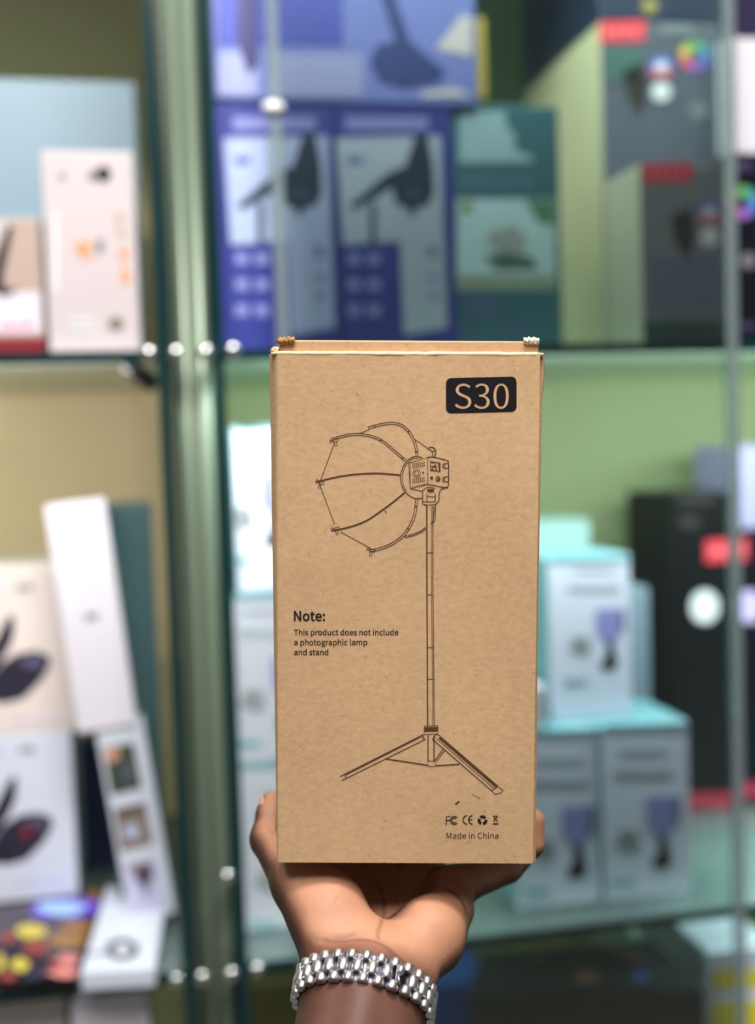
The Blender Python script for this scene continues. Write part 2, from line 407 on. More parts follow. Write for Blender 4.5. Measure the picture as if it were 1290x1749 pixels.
# the slim box leaning left on the stack
YSL = 1.262
def quad_box(bm, bl, br, tl, Y, depth, bevel=0.001, fwd=0.0):
    o, r, t = at_y(*bl, Y), at_y(*br, Y), at_y(*tl, Y)
    a = (r-o); c = (t-o); c = c - a*(c.dot(a)/a.dot(a))
    o = o + Vector((0, -fwd, 0))
    add_hexa(bm, o, a, Vector((0, depth+fwd, 0)), c, bevel)
slim = empty('slim_box', at_y(255, 1570, YSL+0.02)); slim_z = None
tag(slim, 'tall slim white box leaning left on the stack, three photos on its lower half', 'box')
bm = bmesh.new(); quad_box(bm, (222, 1577), (301, 1559), (160, 1250), YSL, 0.04)
bm_obj('box_body', bm, PAPER_B, slim)
bm = bmesh.new(); quad_box(bm, (134, 1253), (234, 1236), (74, 866), YSL-0.003, 0.046)
bm_obj('box_sleeve', bm, PAPER, slim)['label'] = 'plain white upper sleeve with a small grey logo'
flat_print(slim, 'printed_logo', GREYINK, [[(144, 1050), (166, 1046), (168, 1056), (146, 1059)]], YSL-0.003)
def photo(cor, m, shapes):
    o = flat_print(slim, 'printed_photo', m, [cor], YSL)
    for mm, poly in shapes: flat_print(o, 'photo_detail', mm, [poly], YSL, 2)
PHG, PHB = mat('dark_green_photo', (56, 70, 54), 0.4, vary=0.4, scale=50), mat('brown_photo', (132, 118, 112), 0.4, vary=0.2, scale=50)
SKINP = mat('peach_photo', (196, 146, 122), 0.4)
photo([(176, 1278), (228, 1268), (242, 1345), (190, 1358)], PHG, [(SKINP, [(177, 1280), (200, 1276), (206, 1292), (190, 1304), (180, 1298)]), (mat('slate_photo', (78, 84, 96), 0.4), [(205, 1308), (228, 1296), (236, 1330), (208, 1336)])])
photo([(194, 1382), (248, 1370), (262, 1440), (206, 1455)], PHB, [(mat('pale_blue_photo', (176, 190, 222), 0.4), oval(225, 1420, 12, 12)), (mat('dark_brown_photo', (84, 66, 60), 0.4), [(196, 1384), (246, 1373), (247, 1384), (200, 1396)])])
photo([(210, 1478), (266, 1466), (282, 1545), (226, 1558)], mat('lilac_photo', (190, 188, 220), 0.4), [(mat('mauve_dark_photo', (72, 60, 76), 0.4), [(228, 1482), (258, 1474), (262, 1500), (248, 1512), (234, 1508)]), (mat('mauve_photo', (140, 120, 128), 0.4), [(216, 1478), (258, 1470), (246, 1484), (224, 1488)]), (mat('mauve_dark_photo', (72, 60, 76), 0.4), [(244, 1512), (254, 1510), (254, 1530), (250, 1534)])])
# below the lower left shelf
ZB = ZS[0]+0.0003
carton_px('storage_carton', 'white carton below the lower left shelf, top just in view', 'carton', 136, 268, 1698, ZB, 1.168, 0.2, (PAPER, PAPER, PAPER))
carton_px('storage_carton', 'grey white carton below the lower left shelf at the frame edge', 'carton', -60, 128, 1712, ZB, 1.19, 0.2, (CREAM_W, CREAM_W, CREAM_W))

# right cabinet, upper shelf
BLUE = mat('royal_blue_card', (52, 62, 150), 0.4, vary=0.1, scale=12)
SKYP = mat('sky_grey_ink', (178, 194, 232), 0.45, vary=0.1, scale=14)
SKYG = mat('grey_blue_ink', (184, 200, 216), 0.45, vary=0.1, scale=14)
DEEP = mat('deep_navy_ink', (24, 34, 74), 0.4)
DTL = mat('deep_teal_ink', (26, 48, 70), 0.4)
LAV = mat('pale_lavender_ink', (140, 146, 214), 0.45)
YB1 = 1.19
def arm_box(l, r, dx, label, sky):
    b = carton_px('product_box', label, 'box', l, r, 176, ZU, YB1, 0.13, (BLUE, BLUE, BLUE), 'blue boxes with dark lamp on an arm')
    P = lambda q: [(x+dx, y) for x, y in q]
    flat_print(b, 'printed_panel', sky, [P([(382, 236), (560, 232), (572, 560), (498, 572), (492, 412), (394, 418)])], YB1, 1, 'pale lower panel')
    flat_print(b, 'printed_title', LAV, [P(rect(398, 200, 540, 222))], YB1, 1)
    flat_print(b, 'printed_picture', DTL, [P([(518, 230), (538, 228), (548, 280), (550, 330), (540, 350), (520, 356), (512, 374), (504, 356), (484, 348), (478, 320), (416, 358), (404, 352), (470, 296), (500, 284)])], YB1, 2, 'dark lamp on an arm')
    flat_print(b, 'printed_pole', DTL, [P(rect(440, 346, 450, 416))], YB1, 2)
    flat_print(b, 'printed_detail', mat('mauve_grey_ink', (66, 74, 100), 0.4), [P(oval(514, 332, 16, 10))], YB1, 3)
    flat_print(b, 'printed_icons', LAV, [P(rect(402+34*i, 432+44*j, 424+34*i, 452+44*j)) for i in range(2) for j in range(3)], YB1, 1)
    flat_print(b, 'printed_icons', mat('indigo_ink', (96, 104, 170), 0.45), [P(rect(402, 268, 428, 280)), P(rect(540, 420, 552, 440)), P(rect(541, 470, 553, 480)), P(rect(542, 500, 554, 512))], YB1, 2)
    return b
arm_box(371, 577, 0, 'blue box with dark lamp on an arm beside the cabinet side panel', SKYP)
arm_box(579, 777, 192, 'blue box with dark lamp on an arm next to the teal box', SKYG)
zA = px_z(574, 176, YB1)
PERI = mat('periwinkle_card', (120, 136, 208), 0.4, vary=0.12, scale=8)
lb = carton_px('product_box', 'large periwinkle box lying across the two blue boxes', 'box', 362, 812, 0, zA+0.0004, YB1-0.004, 0.13, (PERI, PERI, PERI), z1=zA+0.165)
YBL = YB1-0.004
flat_print(lb, 'printed_panel', mat('strong_blue_ink', (70, 84, 186), 0.4, vary=0.1), [rect(372, -60, 586, 78)], YBL, 1, 'strong blue panel')
flat_print(lb, 'printed_picture', mat('violet_navy_ink', (56, 56, 118), 0.4), [[(408, -60), (440, -60), (442, 110), (424, 128), (402, 60)]], YBL, 2)
flat_print(lb, 'printed_panel', mat('pale_periwinkle_ink', (160, 168, 216), 0.45), [rect(372, 90, 440, 162), rect(462, 92, 620, 164)], YBL, 1)
flat_print(lb, 'printed_picture', mat('slate_navy_ink', (44, 66, 130), 0.4), [[(640, -40), (664, -40), (700, 70), (740, 104), (762, 122), (748, 142), (690, 152), (650, 140), (632, 108), (644, 78), (676, 70)]], YBL, 2, 'dark lamp picture')
flat_print(lb, 'printed_corner', mat('cream_white_ink', (220, 216, 214), 0.5), [[(744, 84), (790, 24), (806, 30), (806, 96)], [(720, 156), (780, 150), (806, 164), (720, 166)]], YBL, 2)
# yellow edged card beside it
yc = carton('card', 'yellow and white card standing against the end of the periwinkle box', 'card', px_x(814, 60, 1.19), px_x(830, 60, 1.19), 1.19, 0.006, px_z(790, 168, 1.19)+0.0005, px_z(820, 30, 1.19), (mat('mustard_card', (196, 174, 76), 0.5),)*3)
# teal box
TEAL = mat('teal_card', (58, 112, 122), 0.45, vary=0.12, scale=10)
YT = 1.20
te = carton_px('product_box', 'teal box with a bright landscape picture next to the blue boxes', 'box', 776, 958, 180, ZU, YT, 0.10, (TEAL, TEAL, TEAL))
flat_print(te, 'printed_panel', mat('pale_teal_ink', (165, 205, 212), 0.45), [[(784, 192), (862, 190), (866, 216), (880, 232), (878, 256), (910, 268), (910, 276), (784, 278)]], YT, 1, 'pale title block')
flat_print(te, 'printed_icons', mat('mid_teal_ink', (82, 126, 146), 0.45), [rect(786+26*i, 298, 804+26*i, 324) for i in range(5)], YT, 1)
pic = flat_print(te, 'printed_picture', mat('aqua_ink', (205, 240, 246), 0.4, vary=0.15, scale=20), [rect(780, 340, 950, 494)], YT, 1, 'bright picture of a pale machine')
flat_print(pic, 'picture_detail', mat('sky_cyan_ink', (208, 242, 252), 0.4), [[(782, 342), (884, 342), (876, 372), (820, 380), (790, 420), (782, 420)]], YT, 2)
flat_print(pic, 'picture_detail', mat('leaf_ink', (88, 146, 110), 0.4), [[(898, 342), (948, 342), (948, 386), (920, 380)]], YT, 2)
flat_print(pic, 'picture_detail', mat('silver_ink', (176, 186, 182), 0.4), [blob(868, 412, 38, 26, 21)], YT, 3)
flat_print(pic, 'picture_detail', mat('moss_ink', (84, 116, 96), 0.4), [[(826, 440), (860, 430), (910, 440), (920, 460), (850, 462)]], YT, 2)
flat_print(pic, 'picture_detail', mat('sage_ink', (160, 178, 148), 0.4), [rect(782, 470, 948, 492)], YT, 2)
flat_print(pic, 'picture_detail', mat('lime_ink', (150, 180, 110), 0.4), [oval(797, 355, 11, 11)], YT, 4)
flat_print(te, 'printed_lettering', mat('petrol_blue_ink', (74, 106, 140), 0.45), [rect(790, 506, 850, 540), rect(780, 552, 806, 572), rect(862, 550, 900, 572)], YT, 1)
# the dark boxes with red labels
CREAM = mat('cream_card', (214, 204, 162), 0.5, vary=0.04, scale=8)
BEIGE = mat('beige_card', (206, 196, 172), 0.5, vary=0.04, scale=8)
SLATE = mat('slate_card', (86, 92, 104), 0.4, vary=0.15, scale=9)
CHAR = mat('charcoal_card', (124, 126, 132), 0.4, vary=0.15, scale=9)
BLACKC = mat('black_card', (14, 14, 26), 0.5, vary=0.2, scale=9, spec=0.2)
REDL = mat('red_label_ink', (222, 60, 74), 0.4)
REDT = mat('pale_red_ink', (232, 130, 136), 0.4)
WHT = mat('white_ink', (230, 232, 236), 0.4)
WHEEL = [mat('wheel_%s_ink' % n, c, 0.4) for n, c in (('green', (96, 170, 96)), ('teal', (80, 150, 170)), ('blue', (90, 110, 200)), ('violet', (160, 100, 190)), ('red', (220, 90, 110)), ('yellow', (214, 190, 90)))]
def wheel(root, cx, cy, r, Y):
    for k in range(6):
        a0, a1 = 2*math.pi*k/6, 2*math.pi*(k+1)/6
        pts = [(cx+r*math.cos(a0+(a1-a0)*i/5), cy+r*math.sin(a0+(a1-a0)*i/5)) for i in range(6)]
        pts += [(cx+r*0.38*math.cos(a0+(a1-a0)*i/5), cy+r*0.38*math.sin(a0+(a1-a0)*i/5)) for i in range(5, -1, -1)]
        flat_print(root, 'printed_colour_wheel', WHEEL[(k+2) % 6], [pts], Y, 1)
def red_label(root, x0, y0, x1, y1, Y):
    o = flat_print(root, 'printed_red_label', REDL, [rect(x0, y0, x1, y1, -3)], Y, 1, 'red label')
    w = (x1-x0)
    flat_print(o, 'label_lettering', REDT, [rect(x0+w*(0.14+0.2*i), y0+(y1-y0)*0.34, x0+w*(0.24+0.2*i), y1-(y1-y0)*0.34) for i in range(4)], Y, 2)
def globe(root, cx, cy, r, Y):
    flat_print(root, 'printed_globe', WHEEL[2], [[(cx+r*math.cos(t), cy-r*abs(math.sin(t))) for t in [math.pi*i/10 for i in range(11)]]], Y, 1)
    flat_print(root, 'printed_globe', WHEEL[4], [[(cx+r*math.cos(t), cy+1+r*0.6*abs(math.sin(t))) for t in [math.pi*i/10 for i in range(11)]]], Y, 1)
    flat_print(root, 'printed_globe', WHT, [oval(cx, cy-r*0.2, r*0.5, r*0.4), oval(cx, cy+r*1.75, r*0.75, r*0.75)], Y, 2)
    flat_print(root, 'printed_lamp', mat('dark_olive_ink', (46, 46, 40), 0.4), [[(cx-r*3.0, cy+r*0.2), (cx-r*1.4, cy-r*0.6), (cx-r*1.1, cy+r*1.6), (cx-r*1.6, cy+r*3.6), (cx-r*2.6, cy+r*2.2)]], Y, 1)
YK = 1.175
kb = carton_px('product_box', 'charcoal box with red label and beige side standing in front of the taller slate box', 'box', 1095, 1249, 281, ZU, YK, 0.095, (CHAR, BEIGE, CHAR), 'dark boxes with red labels on the upper shelf')
red_label(kb, 1096, 280, 1182, 312, YK); globe(kb, 1212, 366, 22, YK)
flat_print(kb, 'printed_lettering', mat('dim_grey_ink', (120, 128, 134), 0.4), [rect(1204, 288, 1246, 298)], YK)
flat_print(kb, 'printed_panel', mat('steel_ink', (108, 116, 134), 0.4), [rect(1110, 440, 1240, 530)], YK, 1)
flat_print(kb, 'printed_panel', mat('bottle_green_ink', (44, 72, 66), 0.4), [rect(1100, 548, 1242, 584)], YK, 1)
YTL = 1.275
xk = kb.location.x
def top_px(px, py, Y): return px_z(px, py, Y)
tl = carton('product_box', 'tall slate box with red label, cream side, half hidden behind the charcoal box', 'box', xk, px_x(1232, 250, YTL), YTL, 0.27, ZU, px_z(1030, 36, YTL), (SLATE, CREAM, SLATE), 'dark boxes with red labels on the upper shelf')
red_label(tl, 1024, 38, 1102, 72, YTL); wheel(tl, 1187, 96, 26, YTL); globe(tl, 1130, 118, 22, YTL)
flat_print(tl, 'printed_panel', mat('sea_green_ink', (66, 100, 96), 0.4), [rect(1034, 84, 1100, 140)], YTL, 1)
flat_print(tl, 'printed_lettering', mat('dim_grey_ink', (120, 128, 134), 0.4), [rect(1128, 44, 1184, 58)], YTL)
flat_print(tl, 'printed_spot', mat('dim_grey_ink', (120, 128, 134), 0.4), [oval(1194, 190, 16, 14)], YTL)
nvx = carton('product_box', 'dark navy box on top of the tall slate box', 'box', xk, px_x(1232, 10, YTL), YTL, 0.27, px_z(1030, 36, YTL)+0.0004, px_z(1030, 36, YTL)+0.15, (mat('ink_navy_card', (32, 44, 66), 0.4),)*3)
flat_print(nvx, 'printed_spot', mat('dull_yellow_ink', (150, 136, 70), 0.4), [oval(1110, 10, 14, 12)], YTL)
kk = carton_px('product_box', 'black box with colour wheel at the right edge of the upper shelf', 'box', 1255, 1420, 264, ZU, YK, 0.095, (BLACKC, BLACKC, BLACKC), 'dark boxes with red labels on the upper shelf')
wheel(kk, 1268, 346, 28, YK)
flat_print(kk, 'printed_spot', GREYINK, [oval(1278, 445, 13, 13)], YK)
flat_print(kk, 'printed_lettering', mat('plum_ink', (70, 60, 100), 0.4), [rect(1256, 276, 1284, 290), rect(1256, 552, 1290, 562)], YK)
zkk = px_z(1337, 264, YK)
ww = carton_px('product_box', 'plain white box standing on the black box with colour wheel', 'box', 1240, 1400, 66, zkk+0.0004, YK, 0.02, (PAPER, PAPER, PAPER))
carton_px('product_box', 'dark plum box on top of the plain white box', 'box', 1246, 1400, -60, px_z(1320, 66, YK)+0.0006, YK+0.002, 0.018, (mat('plum_card', (40, 34, 66), 0.4),)*3)

# right cabinet, lower shelf
AQUA = mat('aqua_card', (122, 178, 186), 0.4, vary=0.05)
WB = mat('cool_white_card', (228, 234, 254), 0.45, vary=0.03)
WBG = mat('cool_grey_white_card', (200, 204, 216), 0.45, vary=0.03)
LIL = mat('lilac_ink', (150, 150, 212), 0.4)
LILD = mat('dark_lilac_ink', (100, 100, 150), 0.4)
PET = mat('petrol_black_ink', (20, 34, 44), 0.4)
SMK = mat('smoke_ink', (176, 184, 194), 0.45)
OLV = mat('greyed_ink', (150, 156, 160), 0.45)
def lamp_box(label, l, r, top, z0, Y, depth, ox, oy, s=1.0, body=WB, lid=0.018):
    b = carton_px('product_box', label, 'box', l, r, top, z0, Y, depth, (body, AQUA, AQUA), 'white boxes with lilac lamp pictures')
    T = lambda q: [(min(max(ox+x*s, l+3), r-3), oy+y*s) for x, y in q]
    flat_print(b, 'printed_band', AQUA, [[(l+1, top+2), (r-2, top-1), (r-2, top+9), (l+1, top+12)]], Y, 1, 'aqua band along the top edge')
    flat_print(b, 'printed_lamp', LIL, [T([(-26, -58), (22, -60), (26, -20), (14, 6), (-10, 8), (-24, -10)])], Y, 1, 'lilac lamp head')
    flat_print(b, 'printed_lamp', LILD, [T([(22, -60), (32, -58), (32, -18), (24, -4)])], Y, 1)
    flat_print(b, 'printed_stand', PET, [T([(-4, 8), (8, 8), (14, 30), (18, 52), (12, 64), (-14, 64), (-16, 52), (-4, 34)])], Y, 1, 'black lamp stand')
    flat_print(b, 'printed_lettering', SMK, [T(rect(-80, -106, 20, -94)), T(rect(-70, -140, 10, -134))], Y, 1)
    flat_print(b, 'printed_detail', OLV, [T(blob(-58, 14, 22, 20, 31))], Y, 1)
    flat_print(b, 'printed_tab', AQUA, [T(rect(-88, 84, -44, 94))], Y, 1)
    return b
YR = 1.205
# bottom row right
lamp_box('white lamp box at the bottom right next to the black boxes', 1030, 1178, 1236, ZL, YR-0.003, 0.115, 1130, 1420)
lamp_box('white lamp box at the bottom, second from the black boxes', 880, 1024, 1246, ZL, YR, 0.115, 985, 1436)
zR1 = px_z(1104, 1236, YR-0.003); zR2 = px_z(952, 1246, YR)
lamp_box('white lamp box standing on the bottom right lamp box', 938, 1078, 950, max(zR1, zR2)+0.0006, 1.235, 0.085, 1040, 1090, 0.85)
carton_px('product_box', 'pale blue box behind the upper lamp box on the right', 'box', 1010, 1112, 1000, zR1+0.0006, 1.3215-0.001, 0.0, (PAPER_B,)*3) if False else None
carton('product_box', 'small plain white box lying on the second bottom lamp box', 'box', px_x(884, 1190, 1.212), px_x(934, 1190, 1.212), 1.212, 0.09, zR2+0.0004, px_z(950, 1166, 1.212)-0.004, (PAPER,)*3)
carton_px('product_box', 'pale blue box at the back between lamp boxes and black box', 'box', 1040, 1112, 1005, ZL, 1.36, 0.10, (PALEBLUE,)*3)
# stack at the left
lamp_box('white lamp box at the bottom of the stack of three behind the kraft box', 411, 558, 1300, ZL, 1.225, 0.115, 515, 1490, 1.0, WBG)
z1 = px_z(480, 1300, 1.225)
lamp_box('grey white lamp box in the middle of the stack of three', 399, 546, 1012, z1+0.0006, 1.225, 0.115, 490, 1180, 1.0, WBG)
z2 = px_z(470, 1012, 1.225)
lamp_box('white lamp box on top of the stack of three behind the kraft box', 401, 538, 726, z2+0.0006, 1.225, 0.115, 470, 868, 1.0, WB)
carton_px('storage_carton', 'pale teal carton added to imitate a reflection behind the upper lamp box', 'carton', 900, 1012, 890, ZL, 1.50, 0.10, (mat('pale_teal_reflection', (150, 190, 184), 0.5, vary=0.06, scale=6),)*3)  # added block whose colour stands in for a teal reflection
# black boxes
BGREEN = mat('black_green_card', (4, 9, 9), 0.5, vary=0.3, scale=9, spec=0.15)
CRIM = mat('crimson_ink', (150, 24, 60), 0.4)
YD = 1.462
bk1 = carton_px('product_box', 'tall black box with white circle and crimson foot beside the lamp boxes', 'box', 1146, 1250, 842, ZL, YD, 0.14, (BGREEN, BGREEN, BGREEN), 'tall black boxes with crimson foot')
flat_print(bk1, 'printed_band', CRIM, [rect(1150, 1357, 1256, 1382, -4)], YD, 1, 'crimson band')
flat_print(bk1, 'printed_circle', WHT, [oval(1204, 1036, 24, 28)], YD, 1, 'white circle')
red_label(bk1, 1206, 924, 1250, 960, YD)
flat_print(bk1, 'printed_lettering', mat('dark_bronze_ink', (40, 40, 36), 0.4), [oval(1178, 892, 18, 12), rect(1160, 846, 1220, 860)], YD, 1)
bk2 = carton_px('product_box', 'tall black box with lilac circle at the right edge of the lower shelf', 'box', 1256, 1380, 902, ZL, YD+0.004, 0.14, (BLACKC, BLACKC, BLACKC), 'tall black boxes with crimson foot')
flat_print(bk2, 'printed_band', CRIM, [rect(1260, 1338, 1378, 1362, -4)], YD+0.004, 1, 'crimson band')
flat_print(bk2, 'printed_circle', mat('pale_lilac_ink', (190, 180, 224), 0.4), [oval(1280, 1036, 24, 28)], YD+0.004, 1, 'lilac circle')
red_label(bk2, 1258, 922, 1276, 958, YD+0.004)
carton_px('product_box', 'lavender box on top of the black box with lilac circle', 'box', 1256, 1380, 760, px_z(1318, 902, YD+0.004)+0.0005, YD+0.006, 0.12, (mat('lavender_card', (150, 150, 184), 0.5),)*3)
# below the lower right shelf
bb = flat_box('game_box', 'black box with faint coloured spots lying below the lower right shelf', [(800, 1706), (1204, 1690), (1120, 1606), (820, 1628)], ZB, 0.350, (mat('black_gloss_card', (16, 20, 24), 0.25, vary=0.3, scale=9),)*2)
zbb = ZB+0.35
top_print(bb, 'printed_spot', mat('olive_rose_ink', (96, 88, 56), 0.4), [blob(1060, 1622, 24, 10, 41)], zbb, 1)
top_print(bb, 'printed_spot', mat('rose_ink', (130, 66, 76), 0.4), [blob(1082, 1632, 14, 7, 42)], zbb, 1)
top_print(bb, 'printed_spot', mat('cobalt_ink', (40, 60, 120), 0.4), [blob(1096, 1668, 15, 9, 43)], zbb, 1)
top_print(bb, 'printed_spot', mat('rust_ink', (88, 60, 44), 0.4), [blob(928, 1640, 20, 7, 44), blob(1000, 1670, 24, 10, 45)], zbb, 1)
yw = carton_px('storage_carton', 'yellow and white carton below the lower right shelf at the frame edge', 'carton', 1214, 1330, 1620, ZB, 1.2, 0.2, (WB, WB, WB))
flat_print(yw, 'printed_band', mat('bright_yellow_ink', (232, 222, 60), 0.4), [rect(1216, 1658, 1326, 1690, -4), rect(1216, 1712, 1326, 1760, -4)], 1.2, 1, 'yellow band')
carton_px('storage_carton', 'pale sage carton behind the black spotted box below the shelf', 'carton', 1090, 1196, 1595, ZB, 1.44, 0.15, (mat('sage_card', (178, 198, 186), 0.5),)*3)
carton_px('storage_carton', 'olive carton below the lower right shelf beside the cabinet side panel', 'carton', 432, 560, 1676, ZB, 1.22, 0.15, (mat('olive_card', (74, 68, 34), 0.5),)*3)
carton_px('storage_carton', 'blue carton below the lower right shelf behind the raised wrist', 'carton', 700, 842, 1682, ZB, 1.36, 0.12, (mat('cobalt_card', (44, 88, 168), 0.5),)*3)

# ------------------------------------------------------------------ kraft box held in the hand
def kraft_mat(name, a, b, fibre=1.0):
    m = bpy.data.materials.new(name); m.use_nodes = True
    nt = m.node_tree; N, L = nt.nodes, nt.links
    p = N['Principled BSDF']; p.inputs['Roughness'].default_value = 0.75; p.inputs['Specular IOR Level'].default_value = 0.25
    tc = N.new('ShaderNodeTexCoord'); mp = N.new('ShaderNodeMapping'); mp.inputs['Scale'].default_value = (1.0, 1.0, 1.5)
    L.new(tc.outputs['Object'], mp.inputs['Vector'])
    n1 = N.new('ShaderNodeTexNoise'); n1.inputs['Scale'].default_value = 290; n1.inputs['Detail'].default_value = 6; n1.inputs['Roughness'].default_value = 0.65
    n2 = N.new('ShaderNodeTexNoise'); n2.inputs['Scale'].default_value = 14; n2.inputs['Detail'].default_value = 3
    n3 = N.new('ShaderNodeTexNoise'); n3.inputs['Scale'].default_value = 520; n3.inputs['Detail'].default_value = 2
    L.new(mp.outputs[0], n1.inputs['Vector']); L.new(tc.outputs['Object'], n2.inputs['Vector']); L.new(tc.outputs['Object'], n3.inputs['Vector'])
    r1 = N.new('ShaderNodeMapRange'); r1.inputs['From Min'].default_value = 0.3; r1.inputs['From Max'].default_value = 0.7
    L.new(n1.outputs['Fac'], r1.inputs['Value'])
    r2 = N.new('ShaderNodeMapRange'); r2.inputs['From Min'].default_value = 0.3; r2.inputs['From Max'].default_value = 0.7
    L.new(n2.outputs['Fac'], r2.inputs['Value'])
    add = N.new('ShaderNodeMath'); add.operation = 'MULTIPLY_ADD'; add.inputs[1].default_value = 0.6
    h = N.new('ShaderNodeMath'); h.operation = 'MULTIPLY'; h.inputs[1].default_value = 0.4
    L.new(r2.outputs[0], h.inputs[0]); L.new(r1.outputs[0], add.inputs[0]); L.new(h.outputs[0], add.inputs[2])
    mx = N.new('ShaderNodeMix'); mx.data_type = 'RGBA'
    mx.inputs['A'].default_value = lin(a)+(1,); mx.inputs['B'].default_value = lin(b)+(1,)
    L.new(add.outputs[0], mx.inputs['Factor'])
    # sparse darker fibres and specks
    r3 = N.new('ShaderNodeMapRange'); r3.inputs['From Min'].default_value = 0.66; r3.inputs['From Max'].default_value = 0.80; r3.inputs['To Max'].default_value = 0.5*fibre
    L.new(n3.outputs['Fac'], r3.inputs['Value'])
    mx2 = N.new('ShaderNodeMix'); mx2.data_type = 'RGBA'; mx2.inputs['B'].default_value = lin((112, 76, 46))+(1,)
    L.new(r3.outputs[0], mx2.inputs['Factor']); L.new(mx.outputs['Result'], mx2.inputs['A'])
    L.new(mx2.outputs['Result'], p.inputs['Base Color'])
    bp = N.new('ShaderNodeBump'); bp.inputs['Strength'].default_value = 0.12; bp.inputs['Distance'].default_value = 0.0006
    L.new(n1.outputs['Fac'], bp.inputs['Height']); L.new(bp.outputs['Normal'], p.inputs['Normal'])
    return m
KRAFT = kraft_mat('kraft_cardboard', (178, 143, 107), (205, 170, 130))
KRAFT_L = kraft_mat('pale_lit_kraft', (214, 180, 140), (232, 204, 168))  # paler kraft, overhead highlight put into the colour
KRAFT_D = kraft_mat('raw_kraft_edge', (150, 104, 60), (176, 128, 82))
DBOT, DTOP = 0.548, 0.531
BL, BR, TL = at_d(474, 1473, DBOT), at_d(910.5, 1475, DBOT), at_d(474, 602, DTOP)
UX = (BR-BL); BW = UX.length; UX.normalize()
UZ = (TL-BL); UZ -= UX*UZ.dot(UX); BH = UZ.length; UZ.normalize()
UY = UZ.cross(UX)                         # away from the camera
BD = 0.080
def L2W(x, y, z): return BL + UX*x + UY*y + UZ*z
def bpx(px, py):
    """point of the front face seen at a picture position, as (across, up)"""
    d = ray(px, py); t = (BL-EYE).dot(UY)/d.dot(UY)
    q = EYE + d*t - BL
    return q.dot(UX), q.dot(UZ)
kbox = empty('cardboard_box', L2W(BW/2, BD/2, 0))
tag(kbox, 'tall brown kraft cardboard box printed S30 with a softbox lamp drawing, held in hand', 'box')
def section(t):
    s = 0.0012 + 0.0042*t                # the left side bows out more towards the top
    return [(BW, 0.0), (0.0010, 0.0), (0.0002, 0.0003), (-0.0008*s/0.005, 0.0014), (-s*0.72, 0.0075), (-s, 0.022), (-s*0.9, 0.05),
            (-0.001, BD-0.001), (0.0, BD), (BW-0.001, BD), (BW-0.0016, BD-0.002), (BW-0.0016, 0.0016), (BW, 0.0016)]
bm = bmesh.new(); NZ = 24; rings = []
for i in range(NZ+1):
    t = i/NZ
    rings.append([bm.verts.new(L2W(x, y, BH*t)) for x, y in section(t)])
for a, b in zip(rings, rings[1:]):
    n = len(a)
    for k in range(n): bm.faces.new((a[k], a[(k+1) % n], b[(k+1) % n], b[k]))
bm.faces.new(rings[0]); bm.faces.new(rings[-1])
bm_obj('box_body', bm, KRAFT, kbox)
# right side panel, its front edge standing slightly proud
bm = bmesh.new(); cols = []
prof = [(0.0010, 0.0018), (0.0017, 0.0026), (0.0022, 0.006), (0.0028, 0.03), (0.0022, 0.055), (0.0004, BD-0.001)]
for i in range(25):
    t = i/24; k = 1.0 + (0.35 if t > 0.955 else 0.0) - 0.35*math.exp(-((t-0.5)/0.35)**2)
    out = [L2W(BW + x*k, y, BH*(0.001+0.998*t)) for x, y in prof]
    inn = [L2W(BW + x*k - 0.0009, y+0.0003, BH*(0.001+0.998*t)) for x, y in prof[::-1]]
    cols.append([bm.verts.new(p) for p in out+inn])
for a, b in zip(cols, cols[1:]):
    n = len(a)
    for k in range(n): bm.faces.new((a[k], a[(k+1) % n], b[(k+1) % n], b[k]))
bm.faces.new(cols[0]); bm.faces.new(cols[-1])
bm_obj('side_panel', bm, KRAFT, kbox)
# folded bead along the top edge of the front
bm = bmesh.new()
rr = np.random.RandomState(4)
pts, rad = [], []
for i in range(31):
    t = i/30
    pts.append(L2W(-0.0025+(BW+0.004)*t, 0.0010, BH-0.0004+0.00008*rr.randn()))
    rad.append(0.0012+0.00007*rr.randn() if 0 < i < 30 else 0.0007)
add_tube(bm, pts, rad, 10)
bm_obj('top_fold', bm, KRAFT_L, kbox, True)['label'] = 'fold along the top front edge, painted pale as its highlight'
# lid tucked in, standing a few millimetres proud
zl = bpx(700, 581)[1]
xl0, xl1 = bpx(477, 590)[0], bpx(922, 590)[0]
bm = bmesh.new()
add_hexa(bm, L2W(xl0, 0.0026, BH-0.012), UX*(xl1-xl0), UY*(BD-0.004), UZ*(zl-BH+0.012), 0.0008, 3)
bm_obj('lid', bm, KRAFT, kbox)
def ear(name, x0, x1, zc, rad0, m, seed):
    bm = bmesh.new(); r = np.random.RandomState(seed); n = 9
    pts = [L2W(x0+(x1-x0)*i/n, 0.0022, zc+0.0003*r.randn()) for i in range(n+1)]
    add_tube(bm, pts, [rad0*(0.93+0.12*r.rand()) for _ in pts], 10)
    for v in bm.verts: v.co += UY*0.00015*r.randn()
    return bm_obj(name, bm, m, kbox)
e1 = ear('corner_tab', bpx(474, 581)[0], bpx(502, 581)[0], bpx(488, 581)[1], 0.0017, KRAFT_D, 1); e1['label'] = 'torn brown corner tab'
e2 = ear('corner_tab', bpx(896, 581)[0], bpx(922, 581)[0], bpx(908, 581)[1], 0.0015, kraft_mat('pale_paper_fibre', (214, 200, 176), (236, 226, 208)), 2); e2['label'] = 'pale frayed corner tab'
ear('corner_tab', bpx(463, 597)[0], bpx(475, 597)[0], bpx(468, 597)[1], 0.0016, KRAFT_L, 3)

